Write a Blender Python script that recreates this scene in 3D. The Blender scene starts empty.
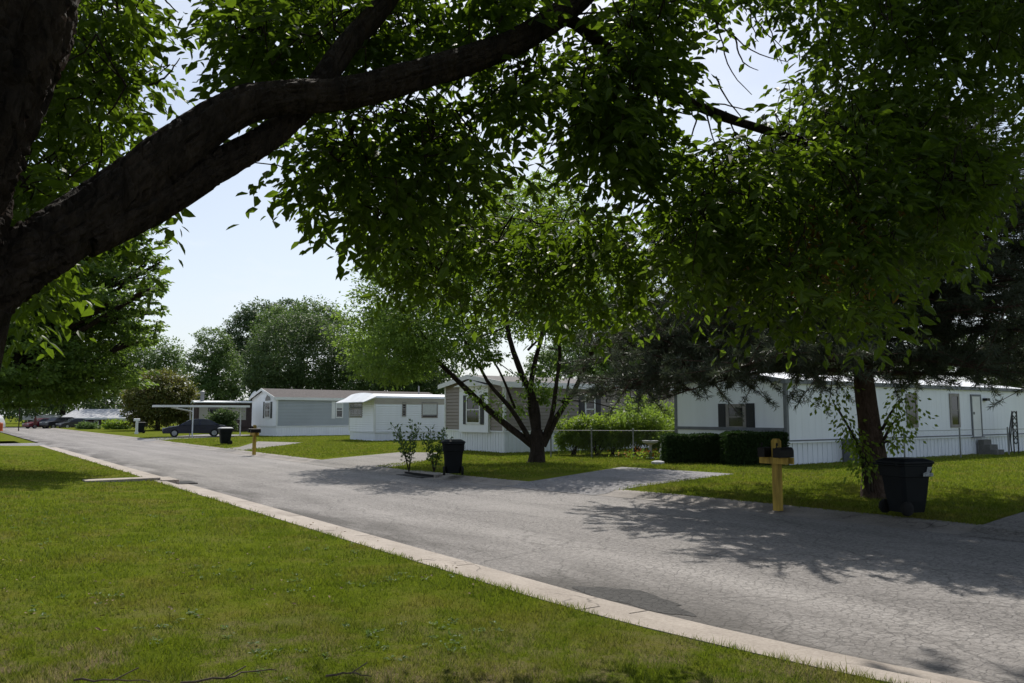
import bpy, math, random
import numpy as np
from mathutils import Vector, Matrix
R = math.radians
rng = np.random.default_rng(7)
random.seed(7)
scene = bpy.context.scene
COL = scene.collection
SUN_EL, SUN_AZ = 50.5, 2.0        # the sun stands ahead of the camera, slightly right

# ------------------------------------------------------------------ camera
F, CX, CY, H = 784.0, 512.0, 341.5, 1.9
PITCH = math.atan((415 - CY) / F)
cam = bpy.data.cameras.new("camera"); cam_o = bpy.data.objects.new("camera", cam); COL.objects.link(cam_o)
cam.sensor_width = 36; cam.lens = 36 * F / 1024; cam.clip_start = 0.05; cam.clip_end = 4000
cam_o.location = (0, 0, H); cam_o.rotation_euler = (R(90) + PITCH, 0, 0); scene.camera = cam_o
CAM = np.array([0, 0, H])

def ray(px, y):
    a, b = (px - CX) / F, (CY - y) / F
    c, s = math.cos(PITCH), math.sin(PITCH)
    return np.array([a, c - b * s, s + b * c])
def P(px, y, z=0.0):              # where a sight line meets the level z
    d = ray(px, y); return CAM + d * ((z - H) / d[2])
def at(px, y, Y):                 # where it is Y metres ahead
    d = ray(px, y); return CAM + d * (Y / d[1])

# ------------------------------------------------------------------ mesh helpers
class Buf:
    def __init__(self): self.v = []; self.f = []; self.n = 0
    def add(self, v, f):
        v = np.asarray(v, dtype=np.float64).reshape(-1, 3)
        if isinstance(f, np.ndarray): self.f.append(f.astype(np.int64) + self.n)
        else:
            by = {}
            for q in f: by.setdefault(len(q), []).append(q)
            for k in by: self.f.append(np.array(by[k], dtype=np.int64) + self.n)
        self.v.append(v); self.n += len(v)
    def build(self, name, mat, parent=None, smooth=False, loc=None, rotz=0):
        v = np.concatenate(self.v) if self.v else np.zeros((0, 3))
        me = bpy.data.meshes.new(name)
        tot = np.concatenate([np.full(len(f), f.shape[1]) for f in self.f]); idx = np.concatenate([f.ravel() for f in self.f])
        me.vertices.add(len(v)); me.vertices.foreach_set("co", v.ravel().astype(np.float32))
        me.loops.add(len(idx)); me.loops.foreach_set("vertex_index", idx.astype(np.int32))
        me.polygons.add(len(tot)); st = np.concatenate([[0], np.cumsum(tot)[:-1]])
        me.polygons.foreach_set("loop_start", st.astype(np.int32)); me.polygons.foreach_set("loop_total", tot.astype(np.int32))
        me.polygons.foreach_set("use_smooth", np.full(len(tot), bool(smooth)))
        me.update(); me.validate()
        if mat: me.materials.append(mat)
        o = bpy.data.objects.new(name, me); COL.objects.link(o)
        if parent: o.parent = parent
        if loc is not None: o.location = loc
        if rotz: o.rotation_euler = (0, 0, rotz)
        return o

BOXF = [(0, 3, 2, 1), (4, 5, 6, 7), (0, 1, 5, 4), (1, 2, 6, 5), (2, 3, 7, 6), (3, 0, 4, 7)]
def box(b, x0, x1, y0, y1, z0, z1, M=None):
    x0, x1 = min(x0, x1), max(x0, x1); y0, y1 = min(y0, y1), max(y0, y1); z0, z1 = min(z0, z1), max(z0, z1)
    v = np.array([(x0, y0, z0), (x1, y0, z0), (x1, y1, z0), (x0, y1, z0), (x0, y0, z1), (x1, y0, z1), (x1, y1, z1), (x0, y1, z1)], float)
    if M is not None: v = v @ M[0].T + M[1]
    b.add(v, BOXF)
def rbox(b, x0, x1, y0, y1, z0, z1, r):   # box with rounded vertical and horizontal edges (chamfered)
    def ring(i, z):
        return [(x0 + i + r, y0 + i, z), (x1 - i - r, y0 + i, z), (x1 - i, y0 + i + r, z), (x1 - i, y1 - i - r, z),
                (x1 - i - r, y1 - i, z), (x0 + i + r, y1 - i, z), (x0 + i, y1 - i - r, z), (x0 + i, y0 + i + r, z)]
    rings = [ring(r, z0), ring(0, z0 + r), ring(0, z1 - r), ring(r, z1)]
    loft(b, rings, True)
def loft(b, rings, caps=True, closed=True):
    n = len(rings[0]); v = np.array(rings, float).reshape(-1, 3); f = []
    for i in range(len(rings) - 1):
        for j in range(n if closed else n - 1):
            k = (j + 1) % n; f.append((i * n + j, i * n + k, (i + 1) * n + k, (i + 1) * n + j))
    if caps:
        f.append(tuple(range(n - 1, -1, -1))); m = (len(rings) - 1) * n; f.append(tuple(m + j for j in range(n)))
    b.add(v, f)
def prism(b, poly, y0, y1):       # outline in x,z pushed along y
    n = len(poly); v = [(p[0], y0, p[1]) for p in poly] + [(p[0], y1, p[1]) for p in poly]
    f = [tuple(range(n)), tuple(range(2 * n - 1, n - 1, -1))] + [((i + 1) % n, i, n + i, n + (i + 1) % n) for i in range(n)]
    b.add(v, f)
def tube(b, pts, rad, sides=8, wob=0.0, seed=0, caps=True):
    pts = np.array(pts, float); m = len(pts); rad = np.broadcast_to(np.array(rad, float), (m,))
    t = np.gradient(pts, axis=0) if m > 2 else np.repeat((pts[1] - pts[0])[None], m, 0)
    t /= np.linalg.norm(t, axis=1)[:, None] + 1e-9
    up = np.array([0.31, 0.22, 0.92]);
    if abs(np.dot(up, t[0])) > .9: up = np.array([1.0, 0.1, 0.05])
    a = np.cross(t, up); a /= np.linalg.norm(a, axis=1)[:, None] + 1e-9; c = np.cross(a, t)
    ang = np.linspace(0, 2 * np.pi, sides, endpoint=False)
    ca, sa = np.cos(ang), np.sin(ang)
    rr = np.repeat(rad[:, None], sides, 1)
    if wob:
        r2 = np.random.default_rng(seed)
        w = r2.normal(0, 1, (m, sides))
        if sides > 30:
            kf = np.ones(9) / 9; w = np.apply_along_axis(lambda c: np.convolve(np.concatenate([c[:4], c, c[-4:]]), kf, "valid"), 0, w) * 2.2 + .30 * r2.normal(0, 1, (m, sides)); w = np.minimum(w, .9)
        rr = rr * (1 + wob * w)
    v = pts[:, None] + rr[..., None] * (ca[None, :, None] * a[:, None] + sa[None, :, None] * c[:, None])
    i = np.arange(m - 1)[:, None] * sides; j = np.arange(sides)[None]; k = (j + 1) % sides
    f = np.stack([i + j, i + k, i + sides + k, i + sides + j], -1).reshape(-1, 4)
    b.add(v.reshape(-1, 3), f)
    if caps: b.add(np.concatenate([v[0], v[-1]]), [tuple(range(sides - 1, -1, -1)), tuple(range(sides, 2 * sides))])
def smooth_path(pts, n):
    pts = np.array(pts, float); m = len(pts)
    P_ = np.concatenate([[2 * pts[0] - pts[1]], pts, [2 * pts[-1] - pts[-2]]]); out = []
    for u in np.linspace(0, m - 1 - 1e-6, n):
        i = int(u); t = u - i; a, b_, c, d = P_[i], P_[i + 1], P_[i + 2], P_[i + 3]
        out.append(.5 * ((2 * b_) + (-a + c) * t + (2 * a - 5 * b_ + 4 * c - d) * t * t + (-a + 3 * b_ - 3 * c + d) * t ** 3))
    return np.array(out)
def lathe(b, prof, seg=20, M=None):
    rings = [[(r * math.cos(2 * math.pi * i / seg), r * math.sin(2 * math.pi * i / seg), z) for i in range(seg)] for r, z in prof]
    if M is not None: rings = [[tuple(M[0] @ np.array(p) + M[1]) for p in rg] for rg in rings]
    loft(b, rings, True)
def inpoly(x, y, poly):
    c = np.zeros(len(x), bool); n = len(poly)
    for i in range(n):
        x1, y1 = poly[i][0], poly[i][1]; x2, y2 = poly[(i + 1) % n][0], poly[(i + 1) % n][1]
        if y1 == y2: continue
        c ^= ((y1 > y) != (y2 > y)) & (x < (x2 - x1) * (y - y1) / (y2 - y1) + x1)
    return c
def tag(o, label, cat=None, group=None, kind=None):
    o["label"] = label
    if cat: o["category"] = cat
    if group: o["group"] = group
    if kind: o["kind"] = kind
    return o
def thing(name, label, cat, loc=(0, 0, 0), rotz=0, group=None):
    o = bpy.data.objects.new(name, None); COL.objects.link(o); o.location = loc; o.rotation_euler = (0, 0, rotz); o.empty_display_size = .2
    return tag(o, label, cat, group)
def copy_tree(o, parent=None):
    c = o.copy(); COL.objects.link(c)
    if parent: c.parent = parent
    for ch in o.children: copy_tree(ch, c)
    return c

# ------------------------------------------------------------------ materials
def nodes(name):
    m = bpy.data.materials.new(name); m.use_nodes = True; nt = m.node_tree; return m, nt, nt.nodes["Principled BSDF"]
def N(nt, t, **k):
    n = nt.nodes.new(t)
    for a, v in k.items():
        if a in n.inputs.keys() if isinstance(a, str) else False: n.inputs[a].default_value = v
        else: setattr(n, a, v)
    return n
def noise(nt, scale, detail=4, coord="Object", stretch=None, rough=.55):
    tc = nt.nodes.new("ShaderNodeTexCoord") if coord != "Position" else nt.nodes.new("ShaderNodeNewGeometry"); n = nt.nodes.new("ShaderNodeTexNoise")
    n.inputs["Scale"].default_value = scale; n.inputs["Detail"].default_value = detail; n.inputs["Roughness"].default_value = rough
    if stretch:
        mp = nt.nodes.new("ShaderNodeMapping"); mp.inputs["Scale"].default_value = stretch
        nt.links.new(tc.outputs[coord], mp.inputs[0]); nt.links.new(mp.outputs[0], n.inputs["Vector"])
    else: nt.links.new(tc.outputs[coord], n.inputs["Vector"])
    return n.outputs["Fac"]
def ramp(nt, fac, stops):
    r = nt.nodes.new("ShaderNodeValToRGB"); e = r.color_ramp.elements
    while len(e) < len(stops): e.new(.5)
    for i, (p, c) in enumerate(stops):
        e[i].position = p; e[i].color = (*c, 1) if len(c) == 3 else c
    nt.links.new(fac, r.inputs[0]); return r.outputs[0]
def mix(nt, fac, a, b, mode="MIX"):
    n = nt.nodes.new("ShaderNodeMix"); n.data_type = "RGBA"; n.blend_type = mode
    for k, x in ((0, fac), (6, a), (7, b)):
        if isinstance(x, (int, float)): n.inputs[k].default_value = x
        elif isinstance(x, tuple): n.inputs[k].default_value = (*x, 1)
        else: nt.links.new(x, n.inputs[k])
    return n.outputs[2]
def math_(nt, op, a, b=0.0, clamp=False):
    n = nt.nodes.new("ShaderNodeMath"); n.operation = op; n.use_clamp = clamp
    for k, x in ((0, a), (1, b)):
        if isinstance(x, (int, float)): n.inputs[k].default_value = x
        else: nt.links.new(x, n.inputs[k])
    return n.outputs[0]
def bump(nt, h, strength=.4, dist=.02):
    b = nt.nodes.new("ShaderNodeBump"); b.inputs["Strength"].default_value = strength; b.inputs["Distance"].default_value = dist
    nt.links.new(h, b.inputs["Height"]); return b.outputs[0]
def simple(name, c, rough=.6, var=.12, scale=3.0, metal=0.0, spec=.4, bstr=.0, bscale=40.0, stretch=None):
    m, nt, p = nodes(name)
    f = noise(nt, scale, 5, stretch=stretch)
    d = tuple(max(0, x * (1 - var * 2)) for x in c); l = tuple(min(1, x * (1 + var)) for x in c)
    nt.links.new(ramp(nt, f, [(.3, d), (.65, l)]), p.inputs["Base Color"])
    p.inputs["Roughness"].default_value = rough; p.inputs["Metallic"].default_value = metal; p.inputs["Specular IOR Level"].default_value = spec
    if bstr: nt.links.new(bump(nt, noise(nt, bscale, 4, stretch=stretch), bstr, .01), p.inputs["Normal"])
    return m

def leaf_mat(name, dark, light, trans, sun=(.3, .6), rough=.5, odd=None, tmix=.45, nscale=.6):
    m, nt, p = nodes(name)
    geo = nt.nodes.new("ShaderNodeNewGeometry")
    n = noise(nt, nscale, 3)
    f = math_(nt, "ADD", math_(nt, "MULTIPLY", geo.outputs["Random Per Island"], .55), math_(nt, "MULTIPLY", n, .6))
    col = ramp(nt, f, [(.25, dark), (.85, light)])
    tcol = mix(nt, math_(nt, "MULTIPLY", geo.outputs["Random Per Island"], .5), trans, light)
    if odd:
        msk = math_(nt, "GREATER_THAN", geo.outputs["Random Per Island"], 1 - odd[1]); col = mix(nt, msk, col, odd[0]); tcol = mix(nt, msk, tcol, odd[0])
    nt.links.new(col, p.inputs["Base Color"]); p.inputs["Roughness"].default_value = rough; p.inputs["Specular IOR Level"].default_value = .25
    t = nt.nodes.new("ShaderNodeBsdfTranslucent"); nt.links.new(tcol, t.inputs[0])
    ms = nt.nodes.new("ShaderNodeMixShader"); ms.inputs[0].default_value = tmix
    nt.links.new(p.outputs[0], ms.inputs[1]); nt.links.new(t.outputs[0], ms.inputs[2])
    nt.links.new(ms.outputs[0], nt.nodes["Material Output"].inputs[0])
    return m

def bark_mat(name, a, b, sc=9.0):
    m, nt, p = nodes(name)
    f = noise(nt, sc, 6, stretch=(1, 1, .35), rough=.7); v = nt.nodes.new("ShaderNodeTexVoronoi"); v.feature = "DISTANCE_TO_EDGE"; v.inputs["Scale"].default_value = sc * 2.2
    tc = nt.nodes.new("ShaderNodeTexCoord"); mp = nt.nodes.new("ShaderNodeMapping"); mp.inputs["Scale"].default_value = (1, 1, .3)
    nt.links.new(tc.outputs["Object"], mp.inputs[0]); nt.links.new(mp.outputs[0], v.inputs["Vector"])
    h = math_(nt, "ADD", math_(nt, "MULTIPLY", v.outputs["Distance"], 1.4), f)
    nt.links.new(ramp(nt, f, [(.3, a), (.7, b)]), p.inputs["Base Color"]); p.inputs["Roughness"].default_value = .9; p.inputs["Specular IOR Level"].default_value = .15
    nt.links.new(bump(nt, h, 1.0, .07), p.inputs["Normal"]); return m

M = {}
M["white"] = simple("white_vinyl", (.79, .81, .86), .55, .022, .9, stretch=(2.5, 2.5, .25))
M["white_trim"] = simple("white_trim", (.66, .67, .68), .5, .04, 1.5)
M["white_rib"] = simple("white_metal_siding", (.74, .765, .83), .5, .025, .9, stretch=(2.5, 2.5, .25))
M["grey_siding"] = simple("grey_blue_siding", (.36, .39, .42), .6, .05, .5)
M["tan_siding"] = simple("tan_siding", (.27, .235, .21), .65, .06, .5)
M["tan_panel"] = simple("tan_roof_band", (.36, .33, .29), .6, .06, .6)
M["brown_siding"] = simple("brown_siding", (.06, .035, .03), .6, .15, 1)
M["shingle_tan"] = simple("tan_shingles", (.115, .106, .102), .9, .18, 6, bstr=.3, bscale=18)
M["shingle_brown"] = simple("brown_shingles", (.07, .058, .056), .9, .2, 5, bstr=.3, bscale=18)
M["shingle_grey"] = simple("grey_shingles", (.42, .42, .43), .9, .15, 4, bstr=.3, bscale=18)
M["white_roof"] = simple("white_coated_roof", (.72, .73, .75), .5, .07, .9, bstr=.15, bscale=3)
M["black_shutter"] = simple("black_shutter", (.012, .014, .02), .5, .1, 5)
M["grey_trim"] = simple("grey_trim", (.14, .15, .17), .6, .1, 3)
M["tan_frame"] = simple("taupe_frame", (.24, .22, .21), .6, .1, 3)
M["blind"] = simple("pale_blind", (.5, .51, .52), .7, .05, 9)
M["alu"] = simple("galvanised_steel", (.22, .225, .23), .6, .1, 8, metal=.3)
M["iron"] = simple("black_iron", (.012, .012, .013), .5, .1, 5)
M["bin"] = simple("dark_plastic_bin", (.005, .007, .009), .6, .15, 4, spec=.18)
M["bin_lid_sheen"] = simple("pale_plastic_lid", (.22, .23, .24), .5, .08, 4)  # lid colour paled to stand in for the sky reflecting on it
M["emblem"] = simple("worn_white_print", (.30, .32, .33), .7, .25, 30)
M["rubber"] = simple("black_rubber", (.006, .006, .006), .9, .1, 6)
M["post_wood"] = simple("yellow_treated_wood", (.40, .27, .05), .8, .25, 7, bstr=.25, bscale=30, stretch=(1, 1, .15))
M["mailbox"] = simple("black_mailbox", (.007, .006, .006), .6, .1, 4, spec=.2)
M["concrete"] = simple("concrete", (.36, .33, .30), .9, .12, 2.5, bstr=.2)
M["step"] = simple("dark_weathered_concrete", (.12, .115, .11), .9, .15, 4, bstr=.2)
M["stone"] = simple("pale_stone", (.40, .40, .41), .9, .12, 6)
M["car_paint"] = simple("navy_car_paint", (.005, .007, .030), .25, .05, 1, spec=.6)
M["red_paint"] = simple("red_car_paint", (.11, .008, .018), .3, .05, 1, spec=.6)
M["dark_paint"] = simple("dark_car_paint", (.012, .013, .018), .3, .05, 1, spec=.6)
M["van_paint"] = simple("white_car_paint", (.6, .6, .6), .3, .04, 1, spec=.6)
M["rim"] = simple("alloy_rim", (.35, .36, .38), .35, .1, 5, metal=.6)
M["lamp"] = simple("clear_lens", (.45, .46, .48), .15, .05, 5, spec=.8)
M["orange"] = simple("orange_plastic", (.55, .10, .02), .5, .1, 3)
M["red_cloth"] = simple("rust_red_cloth", (.09, .03, .024), .9, .2, 3)
M["bloom"] = simple("orange_blossom", (.45, .14, .02), .8, .3, 20)
M["cone"] = simple("pine_cone_scales", (.035, .022, .015), .9, .3, 30)
M["dry_leaf"] = simple("dry_leaf", (.15, .10, .045), .8, .3, 1.5)
M["twig"] = simple("dead_twig", (.12, .09, .065), .9, .25, 10)
M["hole"] = simple("drain_opening", (.01, .01, .01), .9, .1, 3)
m, nt, p = nodes("window_glass"); M["glass"] = m
nt.links.new(ramp(nt, noise(nt, 1.3, 3), [(.35, (.012, .013, .015)), (.7, (.035, .037, .042))]), p.inputs["Base Color"])
p.inputs["Roughness"].default_value = .06; p.inputs["Specular IOR Level"].default_value = .5
M["bark"] = bark_mat("rough_brown_bark", (.011, .008, .0065), (.055, .040, .032), 7)
M["bark_mid"] = bark_mat("grey_brown_bark", (.022, .016, .013), (.060, .046, .038), 6)
M["bark_pine"] = bark_mat("pine_bark", (.045, .030, .024), (.13, .09, .072), 8)
M["leaf_near"] = leaf_mat("broad_leaves_near", (.013, .034, .004), (.058, .098, .012), (.20, .32, .016), odd=None, tmix=.42, nscale=.8)
M["leaf_orange"] = leaf_mat("turning_leaves", (.13, .08, .012), (.22, .135, .02), (.28, .16, .02), tmix=.4)
M["leaf_mid"] = leaf_mat("feathery_leaves", (.055, .105, .018), (.120, .190, .036), (.28, .42, .06), tmix=.5, nscale=.35)
M["leaf_left"] = leaf_mat("maple_leaves", (.042, .080, .016), (.105, .165, .030), (.24, .38, .045), tmix=.4, nscale=.3)
M["leaf_far_a"] = leaf_mat("far_dark_leaves", (.034, .060, .022), (.076, .118, .040), (.13, .21, .05), tmix=.33, nscale=.25)
M["leaf_far_b"] = leaf_mat("far_mid_leaves", (.055, .098, .030), (.115, .180, .055), (.20, .31, .07), tmix=.35, nscale=.25)
M["leaf_far_c"] = leaf_mat("far_blue_green_leaves", (.048, .084, .040), (.095, .145, .070), (.16, .24, .09), tmix=.3, nscale=.25)
M["leaf_red"] = leaf_mat("red_tinged_leaves", (.058, .072, .018), (.110, .125, .030), (.24, .25, .04), odd=((.13, .095, .025), .10), tmix=.35, nscale=.4)
M["needle"] = leaf_mat("pine_needles", (.020, .032, .018), (.080, .096, .066), (.09, .12, .05), tmix=.22, nscale=.7)
M["hedge"] = leaf_mat("clipped_hedge_leaves", (.010, .024, .006), (.026, .050, .011), (.06, .13, .02), rough=.8, tmix=.2, nscale=1)
M["shrub"] = leaf_mat("yellow_green_shrub", (.060, .110, .014), (.140, .205, .030), (.32, .46, .04), tmix=.45, nscale=.8)
M["sapling"] = leaf_mat("sapling_leaves", (.035, .070, .020), (.080, .125, .035), (.15, .25, .04), tmix=.35, nscale=1)
M["flowers"] = M["bloom"]

# grass blades and turf: the same two-tone grass, with worn dry patches
def grass_col(nt, geo=None, dark=(.072, .108, .012), light=(.168, .198, .024), dry=(.26, .225, .13)):
    gp = nt.nodes.new("ShaderNodeNewGeometry"); W_ = "Position"
    n1 = noise(nt, .35, 4, W_); n2 = noise(nt, 2.2, 5, W_, rough=.65); n3 = noise(nt, 14, 3, W_)
    f = math_(nt, "ADD", math_(nt, "MULTIPLY", n1, .5), math_(nt, "MULTIPLY", n2, .5))
    if geo: f = math_(nt, "ADD", math_(nt, "MULTIPLY", f, .7), math_(nt, "MULTIPLY", geo.outputs["Random Per Island"], .3))
    else: f = math_(nt, "ADD", math_(nt, "MULTIPLY", f, .75), math_(nt, "MULTIPLY", n3, .25))
    c = ramp(nt, f, [(.30, dark), (.48, tuple((a + b) / 2 for a, b in zip(dark, light))), (.66, light)])
    # brownish worn spots everywhere, and thin dry straw within about 6 m of the tree by the camera
    c = mix(nt, math_(nt, "MULTIPLY", ramp(nt, noise(nt, .9, 5, W_, rough=.7), [(.48, (0, 0, 0)), (.64, (1, 1, 1))]), .6), c, (.165, .145, .040))
    sp = nt.nodes.new("ShaderNodeSeparateXYZ"); nt.links.new(gp.outputs["Position"], sp.inputs[0])
    near = nt.nodes.new("ShaderNodeMapRange"); near.inputs["From Min"].default_value = 5.4; near.inputs["From Max"].default_value = 7.2
    near.inputs["To Min"].default_value = 1; near.inputs["To Max"].default_value = .12
    nt.links.new(sp.outputs[1], near.inputs["Value"])
    d = ramp(nt, noise(nt, 1.9, 6, W_, rough=.75), [(.46, (0, 0, 0)), (.60, (1, 1, 1))])
    k = math_(nt, "MULTIPLY", d, near.outputs[0])
    if geo: k = math_(nt, "MULTIPLY", k, math_(nt, "GREATER_THAN", geo.outputs["Random Per Island"], .35))
    return mix(nt, k, c, dry)
m, nt, p = nodes("turf"); M["turf"] = m
nt.links.new(grass_col(nt, None, (.058, .088, .009), (.135, .165, .017), (.17, .14, .08)), p.inputs["Base Color"]); p.inputs["Roughness"].default_value = 1; p.inputs["Specular IOR Level"].default_value = 0
nt.links.new(bump(nt, noise(nt, 45, 5, rough=.7), .8, .05), p.inputs["Normal"])
m, nt, p = nodes("grass_blades"); M["blade"] = m
geo = nt.nodes.new("ShaderNodeNewGeometry"); gc = grass_col(nt, geo)
nt.links.new(gc, p.inputs["Base Color"]); p.inputs["Roughness"].default_value = .6; p.inputs["Specular IOR Level"].default_value = .15
t = nt.nodes.new("ShaderNodeBsdfTranslucent"); nt.links.new(mix(nt, 1.0, gc, (1.5, 1.6, .8), "MULTIPLY"), t.inputs[0])
ms = nt.nodes.new("ShaderNodeMixShader"); ms.inputs[0].default_value = .35
nt.links.new(p.outputs[0], ms.inputs[1]); nt.links.new(t.outputs[0], ms.inputs[2]); nt.links.new(ms.outputs[0], nt.nodes["Material Output"].inputs[0])

# asphalt: chip seal with crazing, oil-dark wheel lanes, stains by the gutters (x runs across the road)
def crack(nt, scale, w, stretch=(1, 1, 1)):
    tc = nt.nodes.new("ShaderNodeTexCoord"); mp = nt.nodes.new("ShaderNodeMapping"); mp.inputs["Scale"].default_value = stretch
    ns = nt.nodes.new("ShaderNodeTexNoise"); ns.inputs["Scale"].default_value = scale * 1.6; ns.inputs["Detail"].default_value = 5
    add = nt.nodes.new("ShaderNodeVectorMath"); add.operation = "MULTIPLY_ADD"; add.inputs[1].default_value = (.35 / scale * 1.5,) * 3
    v = nt.nodes.new("ShaderNodeTexVoronoi"); v.feature = "DISTANCE_TO_EDGE"; v.inputs["Scale"].default_value = scale
    nt.links.new(tc.outputs["Object"], mp.inputs[0]); nt.links.new(tc.outputs["Object"], ns.inputs["Vector"])
    nt.links.new(ns.outputs["Color"], add.inputs[0]); nt.links.new(mp.outputs[0], add.inputs[2]); nt.links.new(add.outputs[0], v.inputs["Vector"])
    return ramp(nt, v.outputs["Distance"], [(0, (0, 0, 0)), (w, (1, 1, 1))])
def asphalt(name, a, b, stains=True):
    m, nt, p = nodes(name)
    f = noise(nt, 38, 4, rough=.8); g = noise(nt, .5, 5, stretch=(1.6, .25, 1)); h = noise(nt, 13, 5, rough=.8)
    s = math_(nt, "ADD", math_(nt, "MULTIPLY", f, .4), math_(nt, "ADD", math_(nt, "MULTIPLY", g, .2), math_(nt, "MULTIPLY", h, .4)))
    c = ramp(nt, s, [(.40, a), (.5, tuple((x + y) / 2 for x, y in zip(a, b))), (.60, b)])
    ck = crack(nt, .55, .012, (1, .8, 1)); ck2 = crack(nt, 9.5, .09); ck3 = crack(nt, 2.6, .03)
    patch = ramp(nt, noise(nt, .6, 3), [(.36, (0, 0, 0)), (.52, (1, 1, 1))])
    c = mix(nt, .35, c, ck, "MULTIPLY"); c = mix(nt, .16, c, ck3, "MULTIPLY")
    c2 = mix(nt, .38, c, ck2, "MULTIPLY"); c = mix(nt, patch, c, c2)
    hh = math_(nt, "ADD", f, math_(nt, "MULTIPLY", ck2, .8))
    if stains:
        tc = nt.nodes.new("ShaderNodeTexCoord"); sp = nt.nodes.new("ShaderNodeSeparateXYZ"); nt.links.new(tc.outputs["Object"], sp.inputs[0])
        e = math_(nt, "SUBTRACT", 1, math_(nt, "MULTIPLY", sp.outputs[0], 1 / 1.7), True)
        st = math_(nt, "MULTIPLY", e, ramp(nt, noise(nt, .8, 5, stretch=(1, .3, 1)), [(.44, (0, 0, 0)), (.56, (1, 1, 1))]))
        c = mix(nt, math_(nt, "MULTIPLY", st, .9), c, (.055, .05, .046))
        ln = ramp(nt, noise(nt, 1.0, 4, stretch=(.95, .035, 1)), [(.40, (.90, .89, .885)), (.62, (1.10, 1.09, 1.08))]); c = mix(nt, 1.0, c, ln, "MULTIPLY")
    nt.links.new(c, p.inputs["Base Color"]); p.inputs["Roughness"].default_value = .85; p.inputs["Specular IOR Level"].default_value = .3
    nt.links.new(bump(nt, hh, .7, .012), p.inputs["Normal"]); return m
M["road"] = asphalt("worn_asphalt", (.130, .121, .115), (.325, .306, .292))
M["drive"] = asphalt("driveway_asphalt", (.14, .135, .135), (.27, .26, .265), False)
M["gravel"] = asphalt("gravel_drive", (.13, .12, .11), (.27, .25, .23), False)
m, nt, p = nodes("pinkish_kerb_concrete"); M["kerb"] = m
def kerb_mat(m, nt, p, a, b, ck):
    s = math_(nt, "ADD", math_(nt, "MULTIPLY", noise(nt, 1.2, 5), .5), math_(nt, "MULTIPLY", noise(nt, 30, 4, rough=.75), .5))
    c = ramp(nt, s, [(.36, a), (.62, b)]); c = mix(nt, ck, c, crack(nt, .3, .004), "MULTIPLY")
    c = mix(nt, ramp(nt, noise(nt, 9, 3), [(.68, (0, 0, 0)), (.74, (.8, .8, .8))]), c, tuple(x * .45 for x in a))
    nt.links.new(c, p.inputs["Base Color"]); p.inputs["Roughness"].default_value = .9; nt.links.new(bump(nt, noise(nt, 70, 4), .5, .01), p.inputs["Normal"])
kerb_mat(m, nt, p, (.24, .205, .175), (.40, .35, .305), .55)
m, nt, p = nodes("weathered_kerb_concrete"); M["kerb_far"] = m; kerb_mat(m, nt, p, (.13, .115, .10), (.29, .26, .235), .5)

# ------------------------------------------------------------------ road frame: x across to the right, y along the road away
TH = R(36.0); O = np.array([0, 9.6, 0.0]); nX = np.array([math.cos(TH), math.sin(TH), 0]); uY = np.array([-math.sin(TH), math.cos(TH), 0])
def rs(d, s, z=0.0): return O + nX * d + uY * s + np.array([0, 0, z])
def to_rs(p): q = np.asarray(p)[..., :3] - O; return q @ nX, q @ uY
RIGHT = [(-30, 7.9), (-8, 7.8), (-3, 7.65), (4.5, 7.35), (9, 6.7), (15, 6.15), (25, 6.15), (43, 6.3), (60, 6.6), (140, 6.6)]
def dr(s): return np.interp(s, [a for a, _ in RIGHT], [b for _, b in RIGHT])
def dl(s): x = np.clip(-1.2 - np.asarray(s, float), 0, None); return np.where(x < 8, .031 * x * x, .031 * 64 + .496 * (x - 8))
KW = 0.88      # width of the kerb with its gutter
J0, J1 = 46.5, 55.0   # side road to the left
def sheet(b, rows):           # rows of points, a strip between each pair of neighbours
    n = len(rows[0]); v = np.array(rows, float).reshape(-1, 3); f = [(i * n + j, (i + 1) * n + j, (i + 1) * n + j + 1, i * n + j + 1) for i in range(len(rows) - 1) for j in range(n - 1)]
    b.add(v, f)
b = Buf(); g = [-900, -300, -120, -60, -30, 0, 30, 60, 120, 200, 400, 1500]
sheet(b, [[(x, y, -.06) for x in g] for y in g][::-1])
tag(b.build("ground", M["turf"]), "wide flat grassy ground under the whole street", kind="structure")
S_ = [-30, -20, -12, -8, -3, 0, 4.5, 9, 12, 15, 20, 25, 34, 43, 60, 80, 105, 140]
b = Buf(); S_R = sorted(set(S_) | {-10., -9., -7., -6., -5., -4., -2., -1.})
sheet(b, [[(d, s, 0) for d in np.linspace(float(dl(s)) - .02, dr(s) + .02, 6)] for s in S_R])
road = b.build("road", M["road"], loc=O, rotz=TH); tag(road, "worn grey cracked asphalt street running away to the left", kind="structure")
b = Buf(); sheet(b, [[(d, s, .002) for d in (-90, -40, -10, -.03)] for s in (J0, J1)])
tag(b.build("side_road", M["drive"], loc=O, rotz=TH), "grey side street joining from the left far down", kind="structure")

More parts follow.
